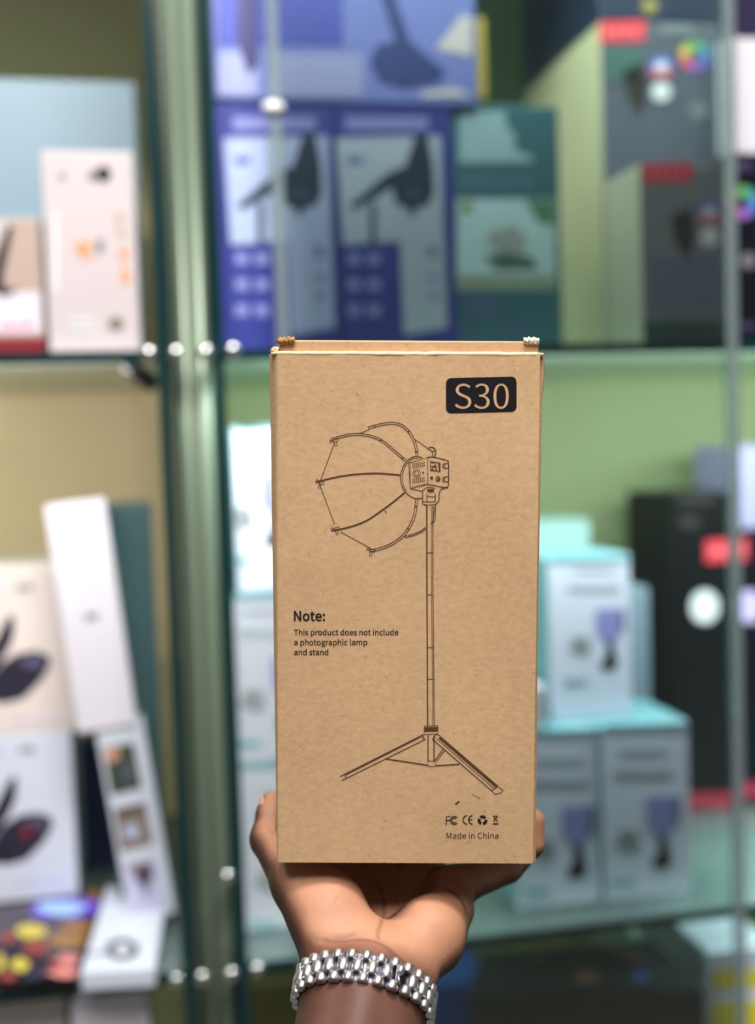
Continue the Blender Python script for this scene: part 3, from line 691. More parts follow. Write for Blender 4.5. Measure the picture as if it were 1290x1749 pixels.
# ---- printing on the box
INKB = mat('printed_black_brown', (38, 26, 26), 0.6, spec=0.2)
INKK = mat('printed_badge_black', (22, 20, 25), 0.6, spec=0.15)
INKL = mat('printed_line_brown', (84, 56, 40), 0.7, spec=0.2)
INKM = mat('printed_line_dark', (58, 38, 30), 0.7, spec=0.2)
GLY = json.loads('''{"0":[556,[[138,-13,278,-13,418,-13,507,113,507,370,507,624,418,747,278,747,138,747,50,624,50,370,50,113],[362,61,278,61,195,61,138,154,138,370,138,584,195,675,278,675,362,675,419,584,419,370,419,154]]],"3":[556,[[149,-13,263,-13,395,-13,500,65,500,196,500,298,431,362,345,383,345,384,345,386,345,388,423,415,475,475,475,564,475,680,385,747,260,747,176,747,111,710,56,660,72,641,89,621,105,602,147,644,198,673,257,673,335,673,382,627,382,557,382,478,331,417,178,417,178,393,178,370,178,347,349,347,407,289,407,199,407,115,346,63,257,63,174,63,119,103,76,147,60,128,45,108,29,88,77,35]]],":":[278,[[102,391,139,391,175,391,205,419,205,461,205,502,175,531,139,531,102,531,73,502,73,461,73,419],[102,-13,139,-13,175,-13,205,15,205,56,205,98,175,126,139,126,102,126,73,98,73,56,73,15]]],"C":[639,[[194,-13,378,-13,473,-13,545,25,603,92,586,112,569,132,552,151,505,99,452,68,382,68,241,68,153,184,153,370,153,553,246,666,385,666,448,666,496,638,535,597,552,617,568,637,585,657,543,704,473,747,384,747,197,747,58,604,58,367,58,128]]],"E":[590,[[101,245,101,0,246,0,390,0,535,0,535,26,535,53,535,79,421,79,307,79,193,79,193,168,193,257,193,347,286,347,379,347,472,347,472,373,472,399,472,426,379,426,286,426,193,426,193,503,193,579,193,656,304,656,414,656,524,656,524,682,524,708,524,734,383,734,242,734,101,734,101,490]]],"F":[553,[[101,245,101,0,132,0,163,0,193,0,193,110,193,220,193,330,287,330,380,330,474,330,474,356,474,382,474,408,380,408,287,408,193,408,193,491,193,573,193,656,304,656,414,656,524,656,524,682,524,708,524,734,383,734,242,734,101,734,101,490]]],"M":[813,[[101,245,101,0,129,0,157,0,184,0,184,136,184,271,184,407,184,470,178,559,172,623,174,623,175,623,176,623,196,567,216,512,235,456,282,329,328,201,375,74,395,74,416,74,437,74,483,201,529,329,575,456,595,512,614,567,634,623,635,623,637,623,638,623,633,559,626,470,626,407,626,271,626,136,626,0,655,0,684,0,712,0,712,245,712,490,712,734,675,734,638,734,601,734,554,603,508,472,461,342,444,292,429,239,410,188,408,188,407,188,406,188,388,239,372,292,353,342,306,472,259,603,212,734,175,734,138,734,101,734,101,490]]],"N":[724,[[101,245,101,0,130,0,159,0,188,0,188,129,188,257,188,386,188,463,181,541,177,615,179,615,180,615,181,615,208,565,234,514,260,464,350,309,439,155,528,0,560,0,591,0,623,0,623,245,623,490,623,734,594,734,564,734,535,734,535,607,535,480,535,353,535,276,542,193,548,120,546,120,545,120,543,120,517,171,490,221,464,271,374,426,285,580,195,734,164,734,133,734,101,734,101,490]]],"S":[597,[[200,-13,305,-13,458,-13,554,79,554,195,554,305,488,355,403,392,368,407,333,422,299,437,241,461,176,488,176,560,176,625,230,666,314,666,382,666,436,640,481,598,497,618,513,637,529,657,478,710,401,747,314,747,180,747,82,666,82,553,82,446,163,394,231,365,266,349,302,334,337,319,407,288,460,263,460,187,460,116,403,68,306,68,229,68,155,104,103,159,85,138,66,117,48,95,111,29]]],"T":[600,[[253,219,253,0,284,0,316,0,347,0,347,219,347,437,347,656,421,656,495,656,569,656,569,682,569,708,569,734,390,734,210,734,31,734,31,708,31,682,31,656,105,656,179,656,253,656,253,437]]],"a":[564,[[126,-13,217,-13,284,-13,346,22,398,65,399,65,400,65,401,65,403,43,406,22,409,0,434,0,459,0,484,0,484,112,484,223,484,335,484,470,429,558,296,558,207,558,131,519,82,487,94,466,106,445,117,424,160,453,217,482,280,482,370,482,393,415,393,345,161,319,59,259,59,141,59,43],[296,61,243,61,189,61,147,85,147,147,147,217,209,262,393,283,393,233,393,183,393,132,340,85]]],"c":[511,[[162,-13,307,-13,372,-13,434,13,483,55,469,76,456,97,443,117,409,87,365,63,315,63,214,63,146,146,146,271,146,397,218,481,318,481,360,481,395,462,426,434,441,454,456,474,472,494,434,528,385,558,314,558,173,558,52,453,52,271,52,91]]],"d":[621,[[141,-13,277,-13,343,-13,401,22,443,64,444,64,445,64,446,64,448,43,451,21,454,0,479,0,504,0,529,0,529,266,529,532,529,797,498,797,467,797,437,797,437,728,437,658,437,588,438,557,440,526,442,495,394,534,353,558,289,558,164,558,53,448,53,271,53,90],[348,64,298,64,202,64,147,141,147,272,147,397,217,481,305,481,350,481,392,465,437,424,437,329,437,233,437,138,392,88]]],"e":[555,[[167,-13,313,-13,386,-13,444,11,491,42,480,62,469,83,459,103,418,76,376,60,323,60,219,60,148,134,142,250,264,250,387,250,509,250,511,264,513,282,513,303,513,458,435,558,296,558,171,558,52,449,52,271,52,92],[238,316,141,316,152,424,220,485,298,485,383,485,433,426,433,316,336,316]]],"g":[565,[[143,-250,275,-250,444,-250,551,-163,551,-62,551,28,487,67,362,67,326,67,290,67,254,67,181,67,159,92,159,126,159,156,174,174,194,191,218,179,248,172,274,172,387,172,474,245,474,362,474,409,456,449,430,474,467,474,504,474,541,474,541,497,541,521,541,544,478,544,415,544,352,544,333,552,306,558,274,558,165,558,71,483,71,364,71,299,106,245,142,217,142,216,142,215,142,213,113,193,82,157,82,112,82,69,103,40,131,23,131,21,131,20,131,18,80,-13,51,-58,51,-105,51,-198],[338,234,274,234,212,234,159,284,159,364,159,444,211,491,274,491,340,491,391,444,391,364,391,284],[394,-187,289,-187,189,-187,131,-150,131,-92,131,-61,147,-28,186,0,210,-6,236,-8,256,-8,288,-8,319,-8,351,-8,423,-8,461,-26,461,-77,461,-133]]],"h":[608,[[92,266,92,0,123,0,154,0,184,0,184,132,184,263,184,395,238,450,276,478,333,478,405,478,436,435,436,333,436,222,436,111,436,0,466,0,497,0,527,0,527,115,527,230,527,345,527,483,475,558,361,558,287,558,230,517,180,467,182,504,183,542,184,579,184,652,184,725,184,797,154,797,123,797,92,797,92,532]]],"i":[275,[[92,181,92,0,123,0,154,0,184,0,184,181,184,363,184,544,154,544,123,544,92,544,92,363],[102,656,138,656,174,656,199,680,199,717,199,752,174,776,138,776,102,776,78,752,78,717,78,680]]],"l":[284,[[120,-13,188,-13,213,-13,228,-9,241,-5,237,18,233,42,228,65,218,63,214,63,209,63,195,63,184,74,184,102,184,334,184,566,184,797,154,797,123,797,92,797,92,568,92,338,92,108,92,31]]],"m":[928,[[92,181,92,0,123,0,154,0,184,0,184,132,184,263,184,395,233,451,279,478,321,478,390,478,422,435,422,333,422,222,422,111,422,0,452,0,483,0,513,0,513,132,513,263,513,395,564,451,608,478,650,478,719,478,751,435,751,333,751,222,751,111,751,0,782,0,812,0,842,0,842,115,842,230,842,345,842,483,789,558,678,558,611,558,555,515,498,454,476,518,432,558,348,558,282,558,226,517,178,465,178,465,177,465,176,465,173,491,170,518,167,544,142,544,117,544,92,544,92,363]]],"n":[611,[[92,181,92,0,123,0,154,0,184,0,184,132,184,263,184,395,238,450,276,478,333,478,405,478,436,435,436,333,436,222,436,111,436,0,466,0,497,0,527,0,527,115,527,230,527,345,527,483,475,558,361,558,287,558,229,517,178,465,178,465,177,465,176,465,173,491,170,518,167,544,142,544,117,544,92,544,92,363]]],"o":[607,[[170,-13,304,-13,437,-13,555,91,555,271,555,453,437,558,304,558,170,558,52,453,52,271,52,91],[398,63,304,63,209,63,146,146,146,271,146,397,209,481,304,481,398,481,462,397,462,271,462,146]]],"p":[621,[[92,28,92,-229,123,-229,154,-229,184,-229,184,-168,184,-107,184,-45,183,-13,182,18,181,50,230,9,282,-13,332,-13,456,-13,568,94,568,280,568,449,492,558,352,558,289,558,227,522,178,481,178,481,177,481,176,481,173,502,170,523,167,544,142,544,117,544,92,544,92,286],[407,64,317,64,280,64,232,78,184,120,184,216,184,311,184,407,236,455,283,481,329,481,433,481,473,401,473,279,473,145]]],"r":[389,[[92,181,92,0,123,0,154,0,184,0,184,117,184,233,184,350,220,442,275,476,321,476,344,476,356,473,374,467,379,493,385,520,391,546,374,555,357,558,333,558,272,558,216,514,178,445,178,445,177,445,176,445,173,478,170,511,167,544,142,544,117,544,92,544,92,363]]],"s":[469,[[157,-13,234,-13,363,-13,432,60,432,148,432,251,346,284,266,314,205,337,149,357,149,408,149,451,181,487,250,487,299,487,337,466,374,439,388,458,403,477,418,496,377,530,317,558,249,558,130,558,62,490,62,404,62,311,144,274,220,246,280,224,345,198,345,143,345,96,310,58,237,58,172,58,124,84,76,123,61,103,47,82,32,62,83,19]]],"t":[378,[[147,-13,262,-13,297,-13,333,-3,364,7,358,30,352,53,346,76,328,68,304,61,283,61,220,61,199,99,199,165,199,267,199,368,199,470,249,470,298,470,348,470,348,495,348,519,348,544,298,544,249,544,199,544,199,595,199,646,199,697,174,697,149,697,123,697,120,646,117,595,113,544,84,542,56,541,27,539,27,516,27,493,27,470,54,470,81,470,108,470,108,369,108,269,108,168,108,59]]],"u":[608,[[136,-13,251,-13,326,-13,380,26,431,85,432,85,433,85,434,85,436,57,438,28,441,0,466,0,492,0,517,0,517,181,517,363,517,544,487,544,456,544,426,544,426,415,426,287,426,158,374,94,335,66,278,66,206,66,176,109,176,210,176,322,176,433,176,544,146,544,115,544,84,544,84,429,84,314,84,199,84,60]]]}''')
def F2W(u, v, e=0.00014): return BL + UX*u + UZ*v - UY*e
def curve_print(name, splines, m, offset=0.0, label=None):
    """filled outlines (bezier control triples on the front face) turned into a flat mesh"""
    cd = bpy.data.curves.new(name, 'CURVE'); cd.dimensions = '2D'; cd.fill_mode = 'FRONT'; cd.resolution_u = 5; cd.offset = offset*1000
    for s in splines:
        sp = cd.splines.new('BEZIER'); sp.bezier_points.add(len(s)-1); sp.use_cyclic_u = True
        for bp_, (hl, co, hr) in zip(sp.bezier_points, s):
            bp_.handle_left_type = bp_.handle_right_type = 'FREE'
            bp_.co = (co[0]*1000, co[1]*1000, 0); bp_.handle_left = (hl[0]*1000, hl[1]*1000, 0); bp_.handle_right = (hr[0]*1000, hr[1]*1000, 0)
    to = bpy.data.objects.new(name, cd); COL.objects.link(to)
    dg = bpy.context.evaluated_depsgraph_get()
    me = bpy.data.meshes.new_from_object(to.evaluated_get(dg))
    bpy.data.objects.remove(to)
    for v in me.vertices: v.co = F2W(v.co.x/1000, v.co.y/1000)
    me.name = name; me.materials.clear(); me.materials.append(m)
    o = link(bpy.data.objects.new(name, me), kbox)
    if label: o['label'] = label
    return o
def glyph_splines(text, px0, px1, py, word=0.224):
    adv = sum(word if c == ' ' else GLY[c][0]/1000 for c in text)
    a, b = bpx(px0, py), bpx(px1, py)
    em = math.hypot(b[0]-a[0], b[1]-a[1])/adv
    ex = ((b[0]-a[0])/(em*adv), (b[1]-a[1])/(em*adv)); ey = (-ex[1], ex[0])
    out, x = [], 0.0
    for c in text:
        if c == ' ': x += word; continue
        for s in GLY[c][1]:
            tr = []
            for i in range(0, len(s), 6):
                q = []
                for k in (0, 2, 4):
                    gx, gy = (s[i+k]/1000+x)*em, s[i+k+1]/1000*em
                    q.append((a[0]+ex[0]*gx+ey[0]*gy, a[1]+ex[1]*gx+ey[1]*gy))
                tr.append(tuple(q))
            out.append(tr)
        x += GLY[c][0]/1000
    return out
def corner_poly(pts):
    q = [bpx(*p) for p in pts]; n = len(q); out = []
    for i in range(n):
        p, c, nx = q[i-1], q[i], q[(i+1) % n]
        out.append((tuple(c[k]+(p[k]-c[k])/3 for k in (0, 1)), c, tuple(c[k]+(nx[k]-c[k])/3 for k in (0, 1))))
    return out
def round_rect(x0, y0, x1, y1, r, tilt):
    pts = []
    for cx, cy, a in ((x1-r, y0+r, -90), (x1-r, y1-r, 0), (x0+r, y1-r, 90), (x0+r, y0+r, 180)):
        for k in range(7):
            t = math.radians(a+15*k); pts.append((cx+r*math.cos(t), cy+r*math.sin(t)+tilt*(cx-x0)))
    return corner_poly(pts)
curve_print('printed_badge', [round_rect(762, 646, 882.5, 706, 9, -0.025)] + glyph_splines('S30', 773.5, 872, 697.5), INKK, label='black rounded badge reading S30')
curve_print('printed_note', glyph_splines('Note:', 500.5, 556.5, 1060), INKB, 0.0, 'bold note heading')
for txt, x1, yb in (('This product does not include', 681, 1084.5), ('a photographic lamp', 628, 1101.5), ('and stand', 562, 1118.5)):
    curve_print('printed_note', glyph_splines(txt, 502, x1, yb), INKB)
curve_print('printed_origin', glyph_splines('Made in China', 761.5, 852.5, 1432), INKB)
def ribbons(name, items, m, label=None, e=0.00013):
    """items: (points, width in picture units, closed) stroked on the front face"""
    bm = bmesh.new()
    for pts, w, closed in items:
        q = [Vector((*bpx(*p), 0)) for p in pts]; n = len(q)
        hw = w*0.000271/2*1.15
        L, R = [], []
        for i in range(n):
            if closed: t = q[(i+1) % n]-q[i-1]
            else: t = q[min(i+1, n-1)]-q[max(i-1, 0)]
            if t.length < 1e-9: t = Vector((1, 0, 0))
            t.normalize(); nn = Vector((-t.y, t.x, 0))
            L.append(bm.verts.new(F2W(*(q[i]+nn*hw)[:2], e))); R.append(bm.verts.new(F2W(*(q[i]-nn*hw)[:2], e)))
        for i in range(n if closed else n-1):
            j = (i+1) % n
            bm.faces.new((L[i], L[j], R[j], R[i]))
    o = bm_obj(name, bm, m, kbox)
    if label: o['label'] = label
    return o
def smooth(pts, n=6):
    out = []
    P = [pts[0]] + list(pts) + [pts[-1]]
    for i in range(1, len(P)-2):
        p0, p1, p2, p3 = P[i-1], P[i], P[i+1], P[i+2]
        for k in range(n):
            t = k/n
            out.append(tuple(0.5*((2*p1[j]) + (-p0[j]+p2[j])*t + (2*p0[j]-5*p1[j]+4*p2[j]-p3[j])*t*t + (-p0[j]+3*p1[j]-3*p2[j]+p3[j])*t**3) for j in (0, 1)))
    out.append(tuple(pts[-1])); return out
def off(pts, d):
    o = []
    for i, p in enumerate(pts):
        a, b = pts[max(i-1, 0)], pts[min(i+1, len(pts)-1)]
        tx, ty = b[0]-a[0], b[1]-a[1]; l = math.hypot(tx, ty) or 1
        o.append((p[0]-ty/l*d, p[1]+tx/l*d))
    return o
Z2 = lambda pts: [(520+x/4.607, 700+y/4.607) for x, y in pts]
Z4 = lambda pts: [(560+x/4.031, 1200+y/4.031) for x, y in pts]
Z3 = lambda pts: [(670+x/10.75, 750+y/10.75) for x, y in pts]
Z7 = lambda pts: [(740+x/8.06, 1370+y/8.06) for x, y in pts]
thin, mid_, dark = [], [], []
def dbl(pts, gap, w=1.1):
    s = smooth(Z2(pts))
    thin.append((off(s, gap/2), w, False)); thin.append((off(s, -gap/2), w, False))
dbl([(500, 143), (600, 116), (690, 105), (760, 120), (820, 168), (860, 235), (880, 300), (888, 365)], 3.6)
dbl([(210, 232), (290, 211), (360, 196), (440, 193), (540, 212), (620, 250), (700, 315), (760, 368), (796, 398)], 3.4)
dbl([(510, 1108), (600, 1092), (700, 1048), (780, 986), (838, 900), (868, 820), (885, 700)], 3.6)
dbl([(790, 1000), (860, 982), (920, 956), (958, 926)], 2.6)
dbl([(1000, 900), (1024, 850), (1015, 760)], 2.6)
for p in ([(90, 572), (160, 550), (300, 520), (450, 503), (600, 500), (760, 514)], [(215, 950), (300, 935), (400, 908), (500, 865), (600, 798), (700, 724), (790, 650)]):
    dark.append((smooth(Z2(p)), 2.3, False))
for p in ([(235, 265), (125, 560)], [(120, 585), (238, 900)], [(285, 960), (520, 1088)], [(440, 183), (510, 155)], [(868, 230), (1005, 325)]):
    thin.append((Z2(p), 1.0, False))
# end fittings of the ribs
for cx, cy, a in ((240, 240, -15), (130, 570, 20), (250, 935, -12), (530, 1105, 15)):
    for dx, dy, w, h in ((-28, -2, 26, 14), (8, 0, 40, 20), (0, 28, 16, 34)):
        c, s = math.cos(math.radians(a)), math.sin(math.radians(a))
        pts = [(cx+(dx+i*w/2)*c-(dy+j*h/2)*s, cy+(dx+i*w/2)*s+(dy+j*h/2)*c) for i, j in ((-1, -1), (1, -1), (1, 1), (-1, 1))]
        mid_.append((Z2(pts), 1.0, True))
for c, a in (((600, 240), 50), ((820, 170), 60), ((815, 935), -50), ((555, 130), -15), ((880, 330), 85), ((770, 380), 45), ((880, 760), 100), ((640, 800), -35)):
    t = math.radians(a); mid_.append((Z2([(c[0]-9*math.sin(t), c[1]+9*math.cos(t)), (c[0]+9*math.sin(t), c[1]-9*math.cos(t))]), 1.6, False))
# reflector dish
dish = [(930, 378), (890, 366), (850, 372), (806, 404), (772, 460), (757, 530), (766, 590), (790, 640), (835, 680), (885, 698), (928, 694)]
s = smooth(Z2(dish)); thin.append((s, 1.3, False)); thin.append((off(s, -3.0)[4:44], 0.9, False))
# lamp head
thin += [(Z3([(305, 440), (650, 335), (655, 835), (330, 905)]), 1.3, True), (Z3([(330, 455), (330, 880), (640, 820)]), 0.9, False)]
thin += [(smooth(Z3([(650, 335), (760, 330), (960, 375), (1010, 395), (1035, 440), (1035, 800), (1015, 880), (980, 890), (655, 830)])), 1.4, False)]
thin += [(Z3([(330, 905), (560, 960)]), 1.2, False), (Z3([(1015, 880), (900, 920)]), 1.4, False)]
mid_ += [(Z3([(700, 410), (880, 440), (880, 595), (705, 575)]), 1.6, True), (Z3([(715, 425), (770, 432)]), 1.5, False), (Z3([(720, 500), (825, 512)]), 2.2, False), (Z3([(720, 550), (760, 556)]), 2.0, False), (Z3([(790, 556), (830, 560)]), 2.0, False), (Z3([(790, 450), (790, 500)]), 1.6, False), (Z3([(860, 450), (870, 585)]), 2.2, False)]
for cx, cy, r in ((1000, 490, 42), (1000, 735, 42), (840, 728, 38)):
    thin.append((Z3(oval(cx, cy, r, r*1.15, 18)), 1.2, True))
for cx, cy in ((945, 490), (945, 740)):
    for k in range(5):
        t = math.radians(120+30*k); mid_.append((Z3([(cx+30+30*math.cos(t), cy+40*math.sin(t)), (cx+30+62*math.cos(t), cy+70*math.sin(t))]), 1.0, False))
mid_.append((Z3(oval(725, 710, 14, 16, 12)), 2.4, True)); mid_.append((Z3(oval(850, 740, 18, 20, 12)), 1.6, True))
for y0, y1 in ((440, 540), (720, 820)):
    for k in range(7):
        x = 370+k*34; yy = y0-(x-370)*0.16
        mid_.append((Z3([(x, yy), (x+20, yy+18), (x+2, yy+45), (x+22, yy+70), (x+4, yy+95)]), 0.9, False))
thin.append((Z3(oval(450, 625, 70, 70, 20)), 0.8, True)); thin.append((Z3(oval(450, 625, 40, 42, 16)), 0.8, True)); mid_.append((Z3(oval(570, 612, 8, 10, 8)), 1.6, True))
thin += [(smooth(Z3([(770, 330), (800, 250), (790, 190), (740, 150), (670, 150)])), 1.6, False), (Z3([(745, 325), (740, 240), (780, 200)]), 1.2, False), (Z3([(640, 160), (740, 235)]), 1.0, False)]
# bracket below the head
thin += [(Z3([(560, 940), (560, 1190), (640, 1210)]), 1.3, False), (Z3([(560, 940), (650, 880), (800, 900)]), 1.0, False), (Z3([(890, 920), (860, 1010), (860, 1130), (800, 1190), (790, 1398)]), 1.4, False), (Z3([(640, 1000), (640, 1150)]), 1.2, False), (Z3([(790, 1000), (790, 1150)]), 1.6, False), (Z3([(570, 1150), (790, 1150)]), 1.2, False), (Z3([(640, 1050), (785, 1060)]), 1.0, False), (Z3([(590, 1210), (800, 1200)]), 1.0, False)]
dark.append((Z3([(645, 940), (770, 945)]), 4.6, False))
# pole
thin += [([(729.2, 862), (729.4, 1000), (730.6, 1239)], 2.0, False), ([(739.6, 864), (739.6, 1000), (741.8, 1239)], 1.4, False), ([(737.0, 864), (737.2, 1000), (739.2, 1239)], 0.7, False)]
for y in (944, 1016, 1106, 1160): thin.append(([(730, y), (740, y)], 1.0, False))
# tripod
dark.append((Z4([(664, 184), (760, 182)]), 7.0, False))
thin += [(Z4([(664, 160), (758, 158), (760, 215), (664, 220)]), 1.2, True), (Z4([(660, 218), (85, 508), (98, 535), (672, 252), (655, 225)]), 1.3, False), (Z4([(118, 492), (128, 520)]), 1.2, False), (Z4([(645, 228), (662, 252)]), 1.3, False)]
dark.append((Z4([(640, 233), (120, 496)]), 2.0, False))
thin += [(Z4([(722, 252), (1135, 612)]), 1.4, False), (Z4([(745, 215), (722, 252)]), 1.4, False), (Z4([(1128, 606), (1170, 578), (1208, 604), (1190, 622), (1152, 630)]), 1.3, True), (Z4([(745, 215), (775, 228)]), 1.2, False)]
dark.append((Z4([(770, 238), (1165, 578)]), 4.6, False))
thin.append((Z4([(748, 246), (1150, 596)]), 0.9, False))
thin += [(Z4([(690, 225), (690, 402)]), 1.7, False), (Z4([(732, 228), (732, 402)]), 1.9, False), (Z4([(688, 402), (742, 402), (742, 438), (690, 438)]), 1.2, True), (Z4([(398, 386), (690, 431)]), 1.9, False), (Z4([(742, 434), (908, 424)]), 1.9, False), (Z4([(738, 395), (795, 318)]), 1.2, False), (Z4([(748, 402), (806, 328)]), 1.2, False)]
ribbons('printed_lamp_drawing', thin + mid_ + dark, INKL, 'line drawing of a softbox lamp frame on a tripod stand')
ribbons('ink_scuff', [(Z4([(878, 698), (890, 692), (906, 678)]), 2.2, False), (Z4([(992, 632), (1020, 642), (1048, 660)]), 0.7, False)], INKM)
# heavier strokes round the heading's letters
def outline_pts(sp, n=4):
    o = []
    for a, b in zip(sp, sp[1:]+sp[:1]):
        p0, p1, p2, p3 = a[1], a[2], b[0], b[1]
        for i in range(n):
            t = i/n; u = 1-t
            o.append(tuple(u**3*p0[k]+3*u*u*t*p1[k]+3*u*t*t*p2[k]+t**3*p3[k] for k in (0, 1)))
    q = [o[0]]
    for p in o[1:]:
        if math.dist(p, q[-1]) > 2e-5: q.append(p)
    return q
def strokes_uv(name, lines, w, m, e=0.00016):
    bm = bmesh.new()
    for q in lines:
        n = len(q)
        for i in range(n):
            a, b = Vector(q[i]), Vector(q[(i+1) % n]); t = (b-a).normalized(); nn = Vector((-t.y, t.x))*w/2; t = t*w*0.3
            bm.faces.new([bm.verts.new(F2W(*p, e)) for p in (a-t+nn, b+t+nn, b+t-nn, a-t-nn)])
    return bm_obj(name, bm, m, kbox)
strokes_uv('printed_note', [outline_pts(s) for s in glyph_splines('Note:', 500.5, 556.5, 1060)], 0.00026, INKB)
for txt, x1, yb in (('This product does not include', 681, 1084.5), ('a photographic lamp', 628, 1101.5), ('and stand', 562, 1118.5)):
    strokes_uv('printed_note', [outline_pts(s) for s in glyph_splines(txt, 502, x1, yb)], 0.00009, INKB)
# conformity marks
marks = [(Z7([(182, 312), (182, 196), (238, 196)]), 1.5, False), (Z7([(182, 250), (232, 250)]), 1.5, False)]
arc = lambda cx, cy, r, a0, a1, n=16: [(cx+r*math.cos(math.radians(a0+(a1-a0)*i/n)), cy+r*math.sin(math.radians(a0+(a1-a0)*i/n))) for i in range(n+1)]
marks += [(Z7(arc(292, 250, 54, -40, -320)), 1.5, False), (Z7(arc(292, 250, 32, -50, -310)), 1.3, False)]
marks += [(Z7(arc(472, 243, 60, -95, -265)), 1.7, False), (Z7(arc(548, 243, 60, -95, -265)), 1.7, False), (Z7([(490, 243), (540, 243)]), 1.6, False)]
for k in range(3):
    a = -90+120*k
    marks.append((Z7(arc(680, 248, 48, a-38, a+38, 10)), 4.4, False))
    c = math.radians(a+46); marks.append((Z7([(680+30*math.cos(c), 248+30*math.sin(c)), (680+66*math.cos(c), 248+66*math.sin(c))]), 1.6, False))
marks += [(Z7([(822, 298), (896, 298)]), 2.0, False), (Z7([(826, 262), (890, 190)]), 0.9, False), (Z7([(826, 188), (888, 264)]), 0.9, False), (Z7([(836, 196), (846, 262), (872, 262), (880, 196)]), 0.9, True), (Z7([(830, 192), (886, 190)]), 1.2, False)]
ribbons('printed_marks', marks, INKB, 'row of conformity and recycling marks')

# ------------------------------------------------------------------ the hand
def P(px, py, Z): return np.array([(px-CX)/FPX*Z, -(py-CY)/FPX*Z, Z])
def H2W(p): return EYE + (RT*float(p[0]) + UP*float(p[1]) + FW*float(p[2]))*0.001
def W2H(w):
    q = (w-EYE)*1000; return np.array([q.dot(RT), q.dot(UP), q.dot(FW)])
nrm = lambda v: np.asarray(v, float)/np.linalg.norm(v)
AX = nrm([-0.15, -0.67, -0.73])                     # towards the elbow
VX = np.array([0, 0.64, -0.76]); VX = nrm(VX - AX*VX.dot(AX))   # out of the inner wrist
RC = np.array([-6.0, -219.0, 529.0])                # centre of the wrist under the bracelet
J = RC - AX*12 + VX*3
WX = np.cross(VX, AX); WX = WX if WX[0] > 0 else -WX  # across the wrist
H = 0.9
LO = np.array([-86.0, -402.0, 335.0]); HI = np.array([96.0, -116.0, 662.0])
NX, NY, NZ_ = [int(v) for v in np.ceil((HI-LO)/H)]
gx = (LO[0]+H*np.arange(NX)).astype(np.float32); gy = (LO[1]+H*np.arange(NY)).astype(np.float32); gz = (LO[2]+H*np.arange(NZ_)).astype(np.float32)
BIG = np.float32(30.0)
def new_field(): return np.full((NX, NY, NZ_), BIG, np.float32)
def sub(lo, hi):
    i0 = np.clip(np.floor((np.asarray(lo)-LO)/H).astype(int), 0, [NX, NY, NZ_]); i1 = np.clip(np.ceil((np.asarray(hi)-LO)/H).astype(int)+1, 0, [NX, NY, NZ_])
    sl = tuple(slice(a, b) for a, b in zip(i0, i1))
    return sl, gx[sl[0]][:, None, None], gy[sl[1]][None, :, None], gz[sl[2]][None, None, :]
def smin(a, b, k):
    h = np.clip(0.5+0.5*(b-a)/k, 0, 1)
    return b*(1-h)+a*h - k*h*(1-h)
def cone(f, a, b, ra, rb, k, pad=14.0):
    a, b = np.asarray(a, np.float32), np.asarray(b, np.float32); m = max(ra, rb)+pad
    sl, X, Y, Z = sub(np.minimum(a, b)-m, np.maximum(a, b)+m)
    d = b-a; t = np.clip(((X-a[0])*d[0]+(Y-a[1])*d[1]+(Z-a[2])*d[2])/d.dot(d), 0, 1)
    q = np.sqrt((X-a[0]-t*d[0])**2+(Y-a[1]-t*d[1])**2+(Z-a[2]-t*d[2])**2) - (ra+(rb-ra)*t)
    f[sl] = smin(f[sl], q.astype(np.float32), k)
def chain(f, pts, k, kj=1.5):
    g = new_field()
    for (a, ra), (b, rb) in zip(pts, pts[1:]): cone(g, a, b, ra, rb, kj)
    return g
def ecyl(f, a, b, u, v, ra, rb, k, pad=14.0):
    """tapered limb of oval section; ra, rb = (half width, half thickness) at both ends"""
    a, b = np.asarray(a, np.float32), np.asarray(b, np.float32); m = max(ra+rb)+pad
    sl, X, Y, Z = sub(np.minimum(a, b)-m, np.maximum(a, b)+m)
    d = b-a; t = np.clip(((X-a[0])*d[0]+(Y-a[1])*d[1]+(Z-a[2])*d[2])/d.dot(d), 0, 1)
    qx, qy, qz = X-a[0]-t*d[0], Y-a[1]-t*d[1], Z-a[2]-t*d[2]
    dn = d/np.linalg.norm(d)
    au = (qx*u[0]+qy*u[1]+qz*u[2]); av = (qx*v[0]+qy*v[1]+qz*v[2]); aw = (qx*dn[0]+qy*dn[1]+qz*dn[2])
    ru, rv = ra[0]+(rb[0]-ra[0])*t, ra[1]+(rb[1]-ra[1])*t
    r = np.sqrt((au/ru)**2+(av/rv)**2+(aw/np.minimum(ru, rv))**2)
    q = (r-1)*np.minimum(ru, rv)
    f[sl] = smin(f[sl], q.astype(np.float32), k)
palm = new_field()
ecyl(palm, RC-AX*19, RC, WX, VX, (24.0, 15.5), (27.8, 25.0), 0.1)
ecyl(palm, RC, RC+AX*55, WX, VX, (27.8, 25.0), (29.5, 27.5), 5.0)
ecyl(palm, RC+AX*55, RC+AX*205, WX, VX, (29.5, 27.5), (40, 36), 4.0)
PN = nrm([0.0, 0.93, -0.36]); PU = np.array([1.0, 0, 0]); PL = np.cross(PU, PN)
ecyl(palm, J+np.array([4.0, -1.0, 6.0]), np.array([8.0, -207.0, 594.0]), PU, PN, (27, 14), (35, 11), 9.0)      # body of the palm
for a, b, ra, rb in [((-8, -205, 546), (-23, -190, 560), 14.5, 16.0), ((-23, -190, 560), (-35, -179.5, 571), 16.0, 13.0)]: cone(palm, a, b, ra, rb, 6.0)   # ball of the thumb
for a, b, ra, rb in [((9, -209, 541), (24, -201.5, 557), 12.5, 16.5), ((24, -201.5, 557), (35, -195.5, 577), 16.5, 12.8)]: cone(palm, a, b, ra, rb, 6.0)        # heel below the little finger
